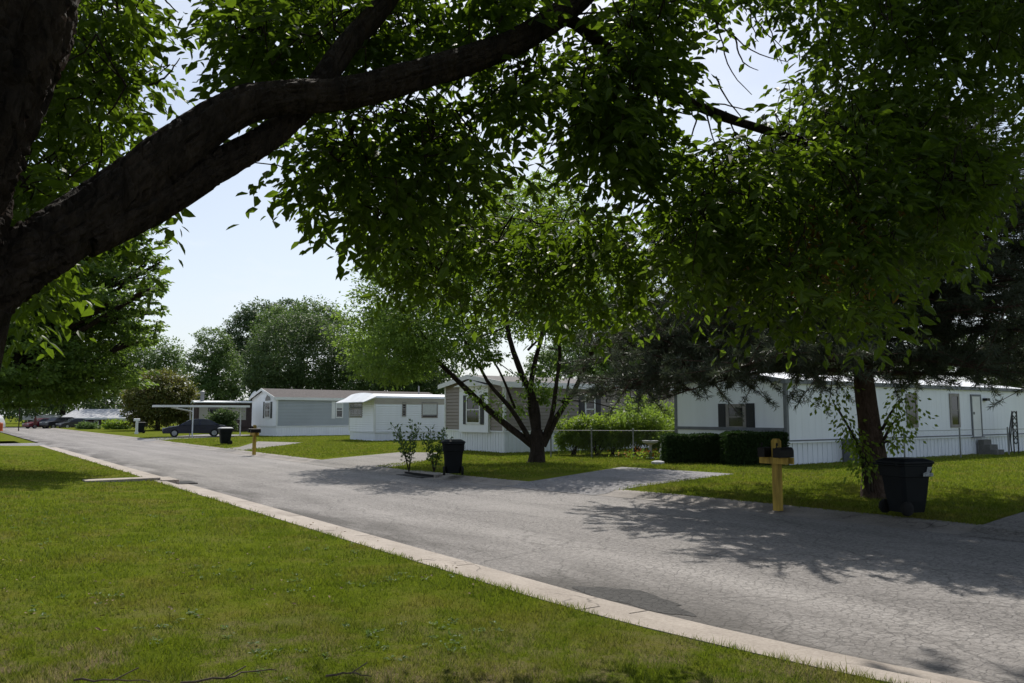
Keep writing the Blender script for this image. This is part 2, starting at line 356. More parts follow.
def zl(d, s):                 # height of the left lawn: a soft bank up from the kerb
    t = np.clip((-KW - (d - dl(s))) / 6.0, 0, 1); return .13 + .20 * t * t * (3 - 2 * t)
ZR = .13
DL = [-KW, -1.2, -1.8, -2.6, -3.6, -5, -7, -10, -16, -30, -80]
b = Buf(); sheet(b, [[(d + float(dl(s)), s, (float(zl(d + float(dl(s)), s)) if d > -79 else -.1)) for d in DL][::-1] for s in list(np.arange(-30, 0, 1.0)) + list(np.arange(0, J0 - 2, 3)) + [J0 - 1.0]])
sheet(b, [[(-80, J0 - 1.0, -.1), (-KW, J0 - 1.0, .13)], [(-80, J0 - .4, -.1), (-KW, J0 - .4, -.02)]])
tag(b.build("lawn", M["turf"], loc=O, rotz=TH), "sunlit mown lawn in front, sloping to the near kerb", kind="structure")
b = Buf(); sheet(b, [[(d, s, -.02 if i in (0,) else .13) for i, d in enumerate((-80, -20, -KW))] for s in (J1 + 1, 70, 90, 140)])
tag(b.build("lawn", M["turf"], loc=O, rotz=TH), "strip of grass beyond the side street at far left", kind="structure")
b = Buf(); sheet(b, [[(dr(s) + e, s, .08 if e == KW else ZR if e < 119 else -.1) for e in (KW, 1.6, 3, 6, 12, 30, 60, 120)] for s in S_])
tag(b.build("lawn", M["turf"], loc=O, rotz=TH), "grass yards along the far side of the street around the homes", kind="structure")

KPROF = [(0, -.02), (0, .006), (.34, .016), (.44, .05), (.54, .105), (.62, .132), (KW, .138), (KW, -.04)]
def kerb(name, segs, sign, edge, label, mt="kerb", zs=1.0):
    b = Buf()
    for s0, s1, low in segs:
        rows = []
        for s in np.linspace(s0 + .012, s1 - .012, 5):
            rows.append([(edge(s) + sign * d, s, z * zs) for d, z in KPROF])
        if sign > 0: rows = rows[::-1]
        loft(b, rows, True, False)
    return tag(b.build(name, M[mt], loc=O, rotz=TH), label, kind="structure")
kerb("kerb", [(s, s + 3, False) for s in np.arange(-29.2, 44, 3.0)], -1, lambda s: float(dl(s)), "pinkish rolled concrete kerb along the near lawn")
drive_s = []
D1 = [P(478, 483, ZR), P(622, 467, ZR), P(735, 474, ZR), P(605, 489, ZR)]
D2 = [P(298, 459.5, ZR), P(400, 452.3, ZR), P(440, 452.8, ZR), P(425, 460.5, ZR), P(352, 467.5, ZR)]
D3 = [P(228, 447.5, ZR), P(258, 441.5, ZR), P(303, 442.6, ZR), P(282, 445.6, ZR), P(243, 449.3, ZR)]
D4 = [P(972, 524, ZR), P(1024, 512, ZR), P(1090, 520, ZR), P(1060, 534, ZR)]
D5 = [P(160, 437.6, ZR), P(205, 434.3, ZR), P(262, 434.8, ZR), P(228, 438.4, ZR)]
def near_drive(s):
    for D in (D1, D2, D3, D4, D5):
        ds = [to_rs(q) for q in (D[0], D[-1])]; a, c = sorted((ds[0][1], ds[1][1]))
        if a - 1.2 < s + 1.5 < c + 1.2 - 1.5 + 1.5: return True
    return False
segs = [(s, s + 3, near_drive(s)) for s in np.arange(-28, 130, 3.0)]
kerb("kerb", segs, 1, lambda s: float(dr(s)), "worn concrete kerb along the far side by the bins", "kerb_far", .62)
for D, mt, lb in ((D1, "drive", "shaded grey driveway beside the multi-stemmed tree"), (D2, "gravel", "gravel driveway by the leggy saplings"), (D3, "gravel", "gravel drive beside the far wheelie bin"),
                  (D4, "gravel", "worn apron at the right edge near the kerb"), (D5, "drive", "pale carport pad under the navy car")):
    b = Buf(); q = [to_rs(x) for x in D]
    top = [np.array((a, c, ZR + .006)) for a, c in q]
    sa, sb_ = q[0][1], q[-1][1]
    top[0] = np.array((dr(sa) + 1.55, sa, ZR + .006)); top[-1] = np.array((dr(sb_) + 1.55, sb_, ZR + .006))
    b.add(top, [tuple(range(len(top)))[::-1]])
    rows = [[(dr(s) + dd, s, zz + .006) for dd, zz in [(-.06, .0)] + [(q_[0], q_[1] * .62) for q_ in KPROF[1:6]] + [(KW, .084), (1.6, ZR + .003)]] for s in np.linspace(sa, sb_, 9)]
    if sa > sb_: rows = rows[::-1]
    sheet(b, rows)
    o = b.build("driveway", M[mt], loc=O, rotz=TH); tag(o, lb, kind="structure")
# dark repair patch by the gutter
pc = to_rs(P(648, 596)); ang = np.linspace(0, 2 * np.pi, 26, endpoint=False)
b = Buf(); rr = 1 + .16 * np.sin(3 * ang + 1) + .1 * np.sin(7 * ang) + rng.normal(0, .04, 26)
b.add([(0.02 + .26 + .34 * r * math.cos(a) * .8, pc[1] + .78 * r * math.sin(a), .004) for a, r in zip(ang, rr)], [tuple(range(26))])
tag(b.build("road_patch", asphalt("dark_patch", (.026, .025, .024), (.066, .063, .061), False), loc=O, rotz=TH), "dark rounded asphalt repair beside the near gutter", kind="structure")

# ------------------------------------------------------------------ grass blades
LAT = rng.random((4, 256, 256))
def vnoise(x, y, sc, i=0):
    u, v = x * sc + 1000, y * sc + 1000; a, c = np.floor(u).astype(int), np.floor(v).astype(int); f, g_ = u - a, v - c; f = f * f * (3 - 2 * f); g_ = g_ * g_ * (3 - 2 * g_); T = LAT[i]; a &= 255; c &= 255; a1, c1 = (a + 1) & 255, (c + 1) & 255
    return (T[a, c] * (1 - f) + T[a1, c] * f) * (1 - g_) + (T[a, c1] * (1 - f) + T[a1, c1] * f) * g_
def blades(name, d, s, z, hgt, wid, label):
    n = len(d); w = O + nX * d[:, None] + uY * s[:, None]; w[:, 2] = z
    a = rng.uniform(0, 2 * np.pi, n); t = rng.uniform(0, 2 * np.pi, n); l = rng.uniform(.2, 1.0, n) * hgt
    dx = np.stack([np.cos(a), np.sin(a), 0 * a], 1) * (wid / 2)[:, None]
    tip = w + np.stack([np.cos(t) * l, np.sin(t) * l, hgt], 1)
    v = np.stack([w - dx, w + dx, tip], 1).reshape(-1, 3); b = Buf(); b.add(v, np.arange(3 * n).reshape(-1, 3))
    return tag(b.build(name, M["blade"]), label, "grass", kind="stuff")
def scatter(n, r0, r1, az):
    r = np.exp(rng.uniform(math.log(r0), math.log(r1), n)); a = rng.uniform(-az, az, n)
    q = np.stack([r * np.sin(a), r * np.cos(a), 0 * r], 1); d, s = to_rs(q); return r, d, s
r, d, s = scatter(760000, 2.6, 46, R(50)); k = (d - dl(s) < -KW + .03 + rng.normal(0, .02, len(d))) & (s < J0 - 1.2); r, d, s = r[k], d[k], s[k]
wn = .45 * vnoise(d, s, 3.2) + .35 * vnoise(d, s, 8.5, 1) + .2 * vnoise(d, s, 1.1, 2); k = rng.random(len(r)) < np.clip(.25 + 2.6 * (wn - .27), .22, 1); r, d, s, wn = r[k], d[k], s[k], wn[k]
hg = rng.uniform(.022, .055, len(r)) * (.55 + 1.0 * np.clip(wn, 0, .9)) * np.where(rng.random(len(r)) < .02, 1.5, 1) ; hg = np.where(d - dl(s) > -KW - .14, hg * 1.25, hg)
blades("grass", d, s, zl(d, s) - .004, hg, np.clip(.0011 * r, .0045, .03), "short mown grass covering the near lawn")
r, d, s = scatter(420000, 12, 70, R(42)); k = (d > dr(s) + KW - .10 + rng.normal(0, .06, len(d)))
for D in (D1, D2, D3, D4, D5):
    q = [to_rs(x) for x in D]; k &= ~inpoly(d, s, q)
r, d, s = r[k], d[k], s[k]
blades("grass", d, s, np.interp(d - dr(s), [KW, 1.6], [.078, ZR - .004]), rng.uniform(.03, .075, len(r)), np.clip(.0010 * r, .01, .05), "mown grass of the yards across the street")

# ------------------------------------------------------------------ foliage
def leaf_tris(b, pos, axis, nrm, L, W, fine=False):
    n = len(pos); axis = axis / (np.linalg.norm(axis, axis=1)[:, None] + 1e-9)
    side = np.cross(axis, nrm); side /= np.linalg.norm(side, axis=1)[:, None] + 1e-9; up = np.cross(side, axis)
    T = [(0, 0, 0), (.33, .5, .06), (.72, .33, .02), (1, 0, -.10), (.72, -.33, .02), (.33, -.5, .06)] if fine else [(0, 0, 0), (.45, .5, .03), (1, 0, -.06), (.45, -.5, .03)]
    L = np.broadcast_to(L, (n,)); W = np.broadcast_to(W, (n,))
    v = np.stack([pos + axis * (t[0] * L)[:, None] + side * (t[1] * W)[:, None] + up * (t[2] * L)[:, None] for t in T], 1)
    k = len(T); base = np.arange(n)[:, None] * k
    b.add(v.reshape(-1, 3), (np.concatenate([base + np.array([[0, 1, 2, 3]]), base + np.array([[0, 3, 4, 5]])]) if fine else base + np.array([[0, 1, 2, 3]])))
def unit(v): return v / (np.linalg.norm(v, axis=-1, keepdims=True) + 1e-9)
def rdir(r, n, flat=1.0):
    v = r.normal(0, 1, (n, 3)); v[:, 2] *= flat; return unit(v)

def lobes_crown(r, lobes, n_leaf, cl=22, cr=.30, L=.2, W=.11, flat=.6, shell=.45, up=.8, cut=None):
    """leaf clumps spread through the outer part of each lobe (x, y, z, rx, ry, rz)"""
    lobes = np.array(lobes, float); vol = (lobes[:, 3] * lobes[:, 4] * lobes[:, 5]) ** .72; pr = vol / vol.sum()
    nc = max(1, n_leaf // cl); li = r.choice(len(lobes), nc, p=pr); lb = lobes[li]
    rad = (shell ** 3 + (1 - shell ** 3) * r.random(nc)) ** (1 / 3) * (1 + .10 * r.normal(size=nc))
    dv = rdir(r, nc); c = lb[:, :3] + dv * lb[:, 3:] * rad[:, None]
    ext = cr * np.cbrt(lb[:, 3] * lb[:, 4] * lb[:, 5]) * r.uniform(.6, 1.25, nc)
    off = r.normal(0, .5, (nc, cl, 3)) * np.array([1, 1, flat]); pos = c[:, None] + off * ext[:, None, None]
    ax = unit(dv[:, None] * .5 + off * .9 + np.array([0, 0, -.35]) + r.normal(0, .45, (nc, cl, 3)))
    nr = unit(np.array([0, 0, up]) + dv[:, None] * .5 + r.normal(0, .55, (nc, cl, 3)))
    pos, ax, nr = pos.reshape(-1, 3), ax.reshape(-1, 3), nr.reshape(-1, 3)
    if cut is not None: k = pos[:, 2] > cut; pos, ax, nr = pos[k], ax[k], nr[k]
    sc = r.uniform(.7, 1.3, len(pos)); b = Buf(); leaf_tris(b, pos, ax, nr, L * sc, W * sc); return b, c

def tree(name, label, cat, base, h, lobes, n_leaf, leaf, bark, tr=.25, seed=1, limbs=None, trunk_top=.55, group=None, **kw):
    """lobes are given relative to the base of the trunk"""
    r = np.random.default_rng(seed); t = thing(name, label, cat, base, 0, group)
    if base[1] > 50: n_leaf *= 2; kw = dict(kw, L=kw["L"] * .8, W=kw["W"] * .85)
    b, cl = lobes_crown(r, lobes, n_leaf, **kw)
    lb = np.array(lobes, float); ctr = lb[:, :3].mean(0)
    tb = Buf(); top = np.array([ctr[0] * .3, ctr[1] * .3, h * trunk_top]); mid = top * .5 + r.normal(0, .04 * h, 3) * np.array([.5, .5, 0])
    tp = smooth_path([(0, 0, -.1), (0, 0, .15 * h * trunk_top), mid, top], 9); tube(tb, tp, np.linspace(tr * 1.25, tr * .5, 9) * np.array([1.25] + [1] * 8), 9, .05, seed)
    tr_o = tb.build("trunk", M[bark], t, True)
    lm = Buf()
    for q in lb:
        st = tp[r.integers(5, 9)]; e = q[:3] + np.array([0, 0, -.1 * q[5]]); m_ = (st + e) / 2 + np.array([0, 0, -.06 * h]) * r.uniform(-.4, 1)
        tube(lm, smooth_path([st, m_, e], 6), np.linspace(tr * .42, tr * .1, 6), 6, .05)
        for _ in range(3):
            e2 = q[:3] + rdir(r, 1)[0] * q[3:] * .75; tube(lm, smooth_path([m_ * .35 + e * .65, (e + e2) / 2, e2], 4), np.linspace(tr * .15, tr * .03, 4), 4)
    lm.build("limb", M[bark], t, True)
    b.build("crown", M[leaf], t)
    return t

def ell(px, y, Y, wpx, hpx, dep=None, base=None):   # a lobe of the given size in the picture, Y metres ahead
    c = at(px, y, Y); s = Y / F; rx = wpx / 2 * s; rz = hpx / 2 * s; ry = dep if dep else rx
    if base is not None: c = c - np.asarray(base)
    return (c[0], c[1], c[2], rx, ry, rz)
def far_tree(label, px, Y, lob, n, leaf, seed, name="broadleaf_tree", tr=.35, bark="bark_mid", group="trees behind the homes", trunk_px=None, depk=1.0, **kw):
    g = np.array([at(trunk_px or px, 415, Y)[0], Y, 0.0]); lobes = [ell(a, b_, Y + (q[4] if len(q) > 4 else 0), w, hh, w / 2 * Y / F * depk, g) for q in lob for a, b_, w, hh in [q[:4]]]
    h = max(l[2] + l[5] for l in lobes)
    return tree(name, label, "tree", tuple(g), h, lobes, n, leaf, bark, tr, seed, group=group, **kw)

far_tree("large broad maple leaning over the left end of the lawn, under the thick limb", -14, 24, [
    (10, 300, 170, 110), (80, 262, 100, 70), (92, 330, 96, 80, 1.5), (40, 365, 130, 80, -1), (-60, 320, 200, 150), (60, 235, 120, 80, 2), (0, 240, 160, 120), (-90, 250, 160, 160, 3),
    (112, 300, 84, 16, -1), (112, 250, 80, 16), (116, 276, 84, 14), (118, 322, 84, 15), (104, 375, 80, 44), (20, 388, 90, 40, -2), (-40, 200, 160, 110), (138, 238, 50, 14), (146, 264, 48, 13, 1), (150, 288, 40, 13, -1), (146, 312, 44, 13, 1), (132, 338, 46, 15), (128, 222, 56, 16, 1)],
    125000, "leaf_left", 21, "maple_tree", .38, group="trees along the near side", L=.14, W=.085, cl=26, cr=.20, flat=.35, shell=.35, depk=1.7)
far_tree("dark tree standing behind the far grey-roofed home at the left", 63, 132, [(30, 401, 130, 30), (110, 403, 70, 24), (60, 370, 100, 70), (25, 378, 70, 60), (100, 384, 60, 52), (-5, 370, 60, 70), (-20, 400, 60, 30)], 13000, "leaf_far_a", 22, tr=.5, L=.5, W=.3, cr=.2, shell=.55)
far_tree("small mid-green tree behind and above the round olive-brown tree", 145, 130, [(150, 358, 62, 46), (128, 366, 46, 44), (168, 372, 40, 50)], 6000, "leaf_far_b", 23, tr=.35, L=.5, W=.3, cr=.18, shell=.55)
far_tree("round olive-brown low tree beside the carport", 158, 92, [(160, 398, 64, 52), (138, 406, 30, 40), (180, 402, 34, 44), (158, 384, 44, 30)], 12000, "leaf_red", 24, tr=.3, L=.32, W=.19, cr=.2, shell=.6)
far_tree("pale green slender tree right of the round olive-brown tree", 214, 105, [(212, 345, 36, 40), (204, 368, 40, 44), (226, 372, 40, 50), (215, 392, 52, 34)], 10000, "leaf_far_b", 25, tr=.3, L=.36, W=.2, cr=.18, shell=.55)
far_tree("tall open blue-green tree rising behind the dense rounded tree", 250, 126, [(246, 330, 40, 44), (262, 318, 50, 34), (232, 352, 30, 40), (250, 362, 50, 50), (288, 314, 40, 30)], 9500, "leaf_far_c", 26, tr=.4, L=.5, W=.26, cr=.18, shell=.55)
far_tree("tall yellow-green tree peeking above the dense rounded tree", 300, 118, [(285, 326, 60, 40), (318, 318, 50, 36), (335, 330, 40, 40), (270, 345, 40, 50)], 9000, "leaf_far_b", 27, tr=.4, L=.45, W=.25, cr=.18, shell=.55)
far_tree("big dense rounded tree behind the grey home with white end", 300, 96, [(300, 352, 96, 72), (275, 366, 60, 60), (325, 364, 70, 66), (300, 330, 60, 34), (262, 380, 36, 40), (345, 378, 50, 44)], 24000, "leaf_far_a", 28, tr=.5, L=.34, W=.18, cr=.16, shell=.75)
far_tree("dark tree behind the white home with rounded roof", 395, 92, [(390, 350, 90, 70), (430, 362, 70, 60), (365, 372, 50, 50), (410, 382, 80, 36)], 14000, "leaf_far_a", 29, tr=.45, L=.38, W=.22, cr=.17, shell=.55)
far_tree("tree showing above the ridge of the tan home, right part", 640, 84, [(632, 352, 56, 40), (655, 362, 40, 36), (612, 362, 36, 34)], 8000, "leaf_far_b", 30, tr=.35, L=.36, W=.2, cr=.17, shell=.55)
far_tree("tree showing above the ridge of the tan home, behind the multi-stemmed tree", 575, 96, [(570, 356, 60, 36), (600, 362, 40, 36), (545, 366, 36, 30)], 7000, "leaf_far_b", 31, tr=.35, L=.38, W=.2, cr=.17, shell=.55)
far_tree("leafy tree behind the white vertical-sided home by the pine", 770, 62, [(760, 345, 90, 66), (700, 352, 60, 50), (820, 352, 70, 56)], 10000, "leaf_far_a", 32, tr=.35, L=.3, W=.18, cr=.18, shell=.55)
far_tree("tree beyond the far end of the white vertical-sided home", 1030, 58, [(1030, 352, 90, 80), (1000, 362, 60, 50), (1070, 340, 90, 90), (1024, 395, 40, 46), (945, 352, 70, 40)], 14000, "leaf_far_a", 33, tr=.35, L=.3, W=.18, cr=.17, shell=.55)
# far belt of trees closing the horizon
r = np.random.default_rng(5); lob = []
for x in np.arange(-190, 190, 9.0):
    hh = r.uniform(4.5, 7.5); lob.append((x + r.normal(0, 2), 185 + r.normal(0, 6), hh * .9, r.uniform(6, 9), 5, hh))
b, _ = lobes_crown(r, lob, 52000, L=.9, W=.6, cr=.28, shell=.5)
tag(b.build("distant_trees", M["leaf_far_c"]), "low belt of far-off trees along the horizon", "trees", kind="stuff")

# the multi-stemmed tree across the street
g = P(537, 462.5, ZR); g[2] = 0.05; Y0 = g[1]
def q33(px, y, dy=0): return at(px, y, Y0 + dy) - g
LB = [(400, 300, 100, 70, 0), (375, 330, 80, 60, 1), (400, 360, 90, 50, -1), (440, 280, 90, 70, 1), (420, 330, 90, 70, -2), (470, 320, 80, 70, 2), (395, 262, 70, 50, 0), (500, 255, 130, 90, 0),
      (560, 240, 130, 90, 1), (610, 280, 100, 80, -1), (540, 310, 100, 60, 3), (590, 320, 90, 60, -2), (636, 318, 44, 60, 0), (560, 300, 140, 70, -3), (480, 350, 50, 40, -2.5), (450, 250, 90, 70, -2), (530, 205, 120, 60, 1), (622, 345, 50, 36, -1.5), (365, 365, 50, 34, 0), (540, 392, 40, 20, .5)]
lobes = [ell(a, b_, Y0 + dy, w, h_, min(2.2, w * .021), g) for a, b_, w, h_, dy in LB]
t = thing("multi_stemmed_tree", "spreading multi-stemmed tree with a low fork on the grass beside the shaded driveway", "tree", tuple(g))
r = np.random.default_rng(40)
b, _ = lobes_crown(r, lobes, 72000, L=.15, W=.072, cl=24, cr=.28, flat=.5, shell=.3); crown_mid = b
tb = Buf(); tube(tb, [(0, 0, -.1), (0, 0, .12), (0.02, 0, .5), (0, 0, 1.0), (0, 0, 1.3)], [.44, .33, .27, .29, .22], 12, .05, 3); tb.build("trunk", M["bark_mid"], t, True)
STEMS = [([(534, 446), (500, 420), (462, 385), (428, 352), (400, 330)], .17, 0), ([(533, 445), (512, 410), (490, 385), (476, 360), (440, 300)], .12, -.8), ([(537, 444), (535, 405), (520, 370), (508, 330), (500, 260)], .20, .4),
         ([(536, 440), (530, 395), (538, 350), (555, 290), (570, 230)], .15, 1.2), ([(541, 443), (552, 415), (556, 385), (560, 350), (552, 300), (530, 230)], .12, -.6), ([(543, 446), (558, 415), (575, 390), (590, 355), (612, 320), (625, 290)], .15, .3),
         ([(515, 408), (500, 372), (486, 350), (478, 330)], .06, -1.2), ([(590, 352), (572, 372), (566, 395), (562, 402)][::-1], .07, 1), ([(528, 350), (545, 330), (548, 300)], .06, 1), ([(555, 400), (590, 402), (622, 410), (645, 408)], .03, -.6)]
for k, (pp, rad, dy) in enumerate(STEMS):
    pts = [q33(a, b_, dy * min(1, i / 2)) for i, (a, b_) in enumerate(pp)]; sb = Buf()
    tube(sb, smooth_path(pts, 12), np.linspace(rad * .88, rad * .3, 12), 8, .06, k); e = pts[-1]
    for i in range(6):
        s_ = pts[len(pts) // 2] * .5 + pts[-1] * .5 if i % 2 else pts[-1]; e2 = np.array(lobes[r.integers(len(lobes))][:3])
        v = e2 - s_; v *= min(1, 2.6 / np.linalg.norm(v)); tube(sb, smooth_path([s_, s_ + v * .5 + r.normal(0, .12, 3), s_ + v], 5), np.linspace(rad * .3, .012, 5), 5)
    sb.build("stem", M["bark_mid"], t, True)
sl = [q33(px, y, dz) for px, y, dz in ((520, 405, .3), (560, 402, -.4), (500, 408, 0), (552, 370, .5), (625, 408, -.6), (640, 405, -.6), (478, 395, -.4), (530, 380, 0))]
for c in sl:
    n = 130; off = r.normal(0, .22, (n, 3)); leaf_tris(crown_mid, c + off, unit(off + np.array([0, 0, -.1])), rdir(r, n), .15, .075)
crown_mid.build("crown", M["leaf_mid"], t)

# ------------------------------------------------------------------ the pine across the street
g = P(876, 498, ZR); g[2] = 0.05; Yp = g[1]
t = thing("pine_tree", "dark long-needled pine with leafy suckers round its trunk near the kerb", "tree", tuple(g)); r = np.random.default_rng(50)
def qp(px, y, dy=0): return at(px, y, Yp + dy) - g
tb = Buf(); axis_ = smooth_path([(0.02, 0, -.1), qp(873, 450), qp(866, 400), qp(860, 340), qp(856, 250), qp(858, 190), qp(861, 118)], 22)
tube(tb, axis_, np.interp(np.linspace(0, 1, 22), [0, .06, .3, .6, 1], [.36, .275, .22, .15, .03]), 14, .035, 2); tb.build("trunk", M["bark_pine"], t, True)
lb_ = Buf(); tips = []; hp = axis_[-1][2]
for i in range(124):
    u = i / 103 if i < 104 else r.uniform(.0, .22); z = 2.75 + (hp - 2.9) * u ** .92; a = i * 2.4 + r.normal(0, .25) if i < 104 else r.uniform(R(120), R(235))
    R_ = 5.6 * (1 - u ** 1.3) ** .6 * r.uniform(.72, 1.06) + .25
    j = np.argmin(abs(axis_[:, 2] - z)); s_ = axis_[j].copy(); s_[2] = z
    dv = np.array([math.cos(a), math.sin(a), 0]); sag = -(.07 - .06 * dv[0]) * R_ * (1 - u) + .12 * R_ * u
    e = s_ + dv * R_ + np.array([0, 0, sag]); m_ = s_ + dv * R_ * .5 + np.array([0, 0, .0 if u < .5 else .1])
    pts = smooth_path([s_, m_, e], 9); tube(lb_, pts, np.linspace(.055 * (1 - .5 * u), .012, 9), 5, .05)
    for kk in range(2, 9):
        for _ in range(int(2.5 + R_ * .95)):
            d2 = unit(dv * .7 + rdir(r, 1, .4)[0] * 1.0); l2 = r.uniform(.35, .95) * (R_ / 5 + .35)
            e2 = pts[kk] + d2 * l2 + np.array([0, 0, .08 * l2]); tube(lb_, [pts[kk], (pts[kk] + e2) / 2, e2], [.014, .010, .006], 4, caps=False)
            tips.append((e2, d2)); tips.append(((pts[kk] + e2) / 2, d2))
lb_.build("limb", M["bark_pine"], t, True)
nb = Buf(); tp = np.array([a for a, _ in tips]); td = np.array([b_ for _, b_ in tips]); K = 74; n = len(tp)
pos = (tp[:, None] + td[:, None] * r.uniform(-.24, .08, (n, K, 1)) + r.normal(0, .012, (n, K, 3))).reshape(-1, 3)
ax = unit(td[:, None] * .55 + rdir(r, n * K).reshape(n, K, 3) * .95 + np.array([0, 0, .12])).reshape(-1, 3)
leaf_tris(nb, pos, ax, rdir(r, n * K), r.uniform(.10, .17, n * K), .015)
nb.build("crown", M["needle"], t)
# suckers growing up round its trunk
sb = Buf(); lf = Buf()
for px, y, ex, ey, k in ((868, 492, 838, 408, 0), (869, 494, 843, 418, 1), (867, 490, 832, 400, 2), (872, 492, 850, 436, 3), (882, 430, 905, 398, 4), (884, 440, 900, 418, 5), (880, 445, 898, 448, 6)):
    s_ = qp(px, y, -.25); e = qp(ex, ey, -.5 + .1 * k); pts = smooth_path([s_, s_ * .55 + e * .45 + np.array([.12 if ex < 860 else 0, 0, .1]), e], 8); tube(sb, pts, np.linspace(.035, .01, 8), 5)
    for q in pts[2:]:
        n = 15; off = r.normal(0, .12, (n, 3)); leaf_tris(lf, q + off, unit(off + np.array([0, 0, -.2])), rdir(r, n), .10, .06)
for px, y in ((850, 448), (855, 460), (848, 436), (858, 470), (905, 440), (900, 432), (912, 428), (845, 395), (825, 398), (900, 400), (918, 410)):
    n = 30; q = qp(px, y, -.4); off = r.normal(0, .14, (n, 3)); leaf_tris(lf, q + off, unit(off + np.array([0, 0, -.3])), rdir(r, n), .10, .06)
so = sb.build("sucker", M["bark_mid"], t, True); lf.build("sucker_leaf_spray", M["shrub"], so)

# ------------------------------------------------------------------ the tree over the camera
BASE = np.array([-2.55, 2.75, .28])
t = thing("shade_tree", "big rough-barked shade tree arching over the lawn with thick dark limbs", "tree", tuple(BASE)); r = np.random.default_rng(60)
def limb(name, pts, rad, n, sides=64, seed=0, wob=.10, parent=None):
    if sides > 30: n *= 5
    w = np.array([at(*p_) if len(p_) == 3 else p_[:3] for p_ in pts]); path = smooth_path(w, n); rd = np.interp(np.linspace(0, 1, n), np.linspace(0, 1, len(rad)), rad)
    b = Buf(); tube(b, path - BASE, rd, sides, wob, seed); b.build(name, M["bark"], parent or t, True); return path
fork = at(-105, 330, 2.75)
trunk = smooth_path([BASE - [0, 0, .15], BASE + [0, 0, .5], fork * .6 + BASE * .4 + [-.06, 0, 0], fork + [0, 0, .15]], 14)
b = Buf(); tube(b, trunk - BASE, np.interp(np.linspace(0, 1, 14), [0, .12, .5, 1], [.52, .38, .34, .36]), 22, .03, 1); b.build("trunk", M["bark"], t, True)
SK = []
main = limb("limb", [(-100, 330, 2.78), (0, 273, 2.95), (60, 236, 3.1), (120, 191, 3.3), (180, 146, 3.5), (250, 103, 3.75), (340, 94, 4.1), (400, 80, 4.35), (480, 56, 4.7), (530, 34, 4.9), (580, -2, 5.1), (640, -60, 5.4), (690, -150, 5.8)],
            [.20, .128, .112, .100, .100, .086, .082, .084, .083, .08, .076, .07, .05], 52, seed=2)
low = limb("limb", [(80, 236, 3.15), (150, 203, 3.42), (215, 167, 3.68), (268, 137, 3.95), (310, 98, 4.25), (345, 48, 4.5), (385, 2, 4.7), (430, -70, 5.0), (470, -190, 5.4)], [.09, .092, .074, .068, .066, .064, .062, .05, .03], 34, seed=3)
up = limb("limb", [(-105, 320, 2.75), (-70, 210, 2.75), (-22, 90, 2.8), (18, 0, 2.9), (60, -130, 3.1), (90, -330, 3.4), (110, -600, 3.8)], [.26, .225, .205, .20, .17, .13, .07], 30, seed=4)
br = limb("limb", [(556, 14, 5.0), (585, 30, 5.2), (640, 76, 5.6), (700, 107, 6.0), (770, 132, 6.5), (840, 150, 7.0), (900, 160, 7.4)], [.05, .046, .042, .04, .036, .028, .015], 26, 10, seed=5)
back = limb("limb", [tuple(fork + [0, 0, .2]) + (0,), (-4.2, 1.2, 5.2, 0), (-5.8, -1.5, 7.4, 0)], [.2, .15, .06], 16, 16, seed=6)
b2 = limb("limb", [tuple(up[100]) + (0,), (-.5, 5.2, 7.6, 0), (1.5, 7.5, 9.2, 0)], [.11, .08, .03], 14, 10, seed=7)
b3 = limb("limb", [tuple(main[232]) + (0,), (2.6, 6.6, 6.6, 0), (5.2, 8.2, 7.2, 0)], [.06, .05, .02], 14, 10, seed=8)
b4 = limb("limb", [tuple(main[245]) + (0,), (3.4, 5.6, 5.6, 0), (5.8, 6.2, 5.6, 0)], [.05, .04, .02], 14, 10, seed=9)
main, low, up = main[::5], low[::5], up[::5]
for L_ in (main, low, up, br, back, b2, b3, b4): SK.append(L_[3:])
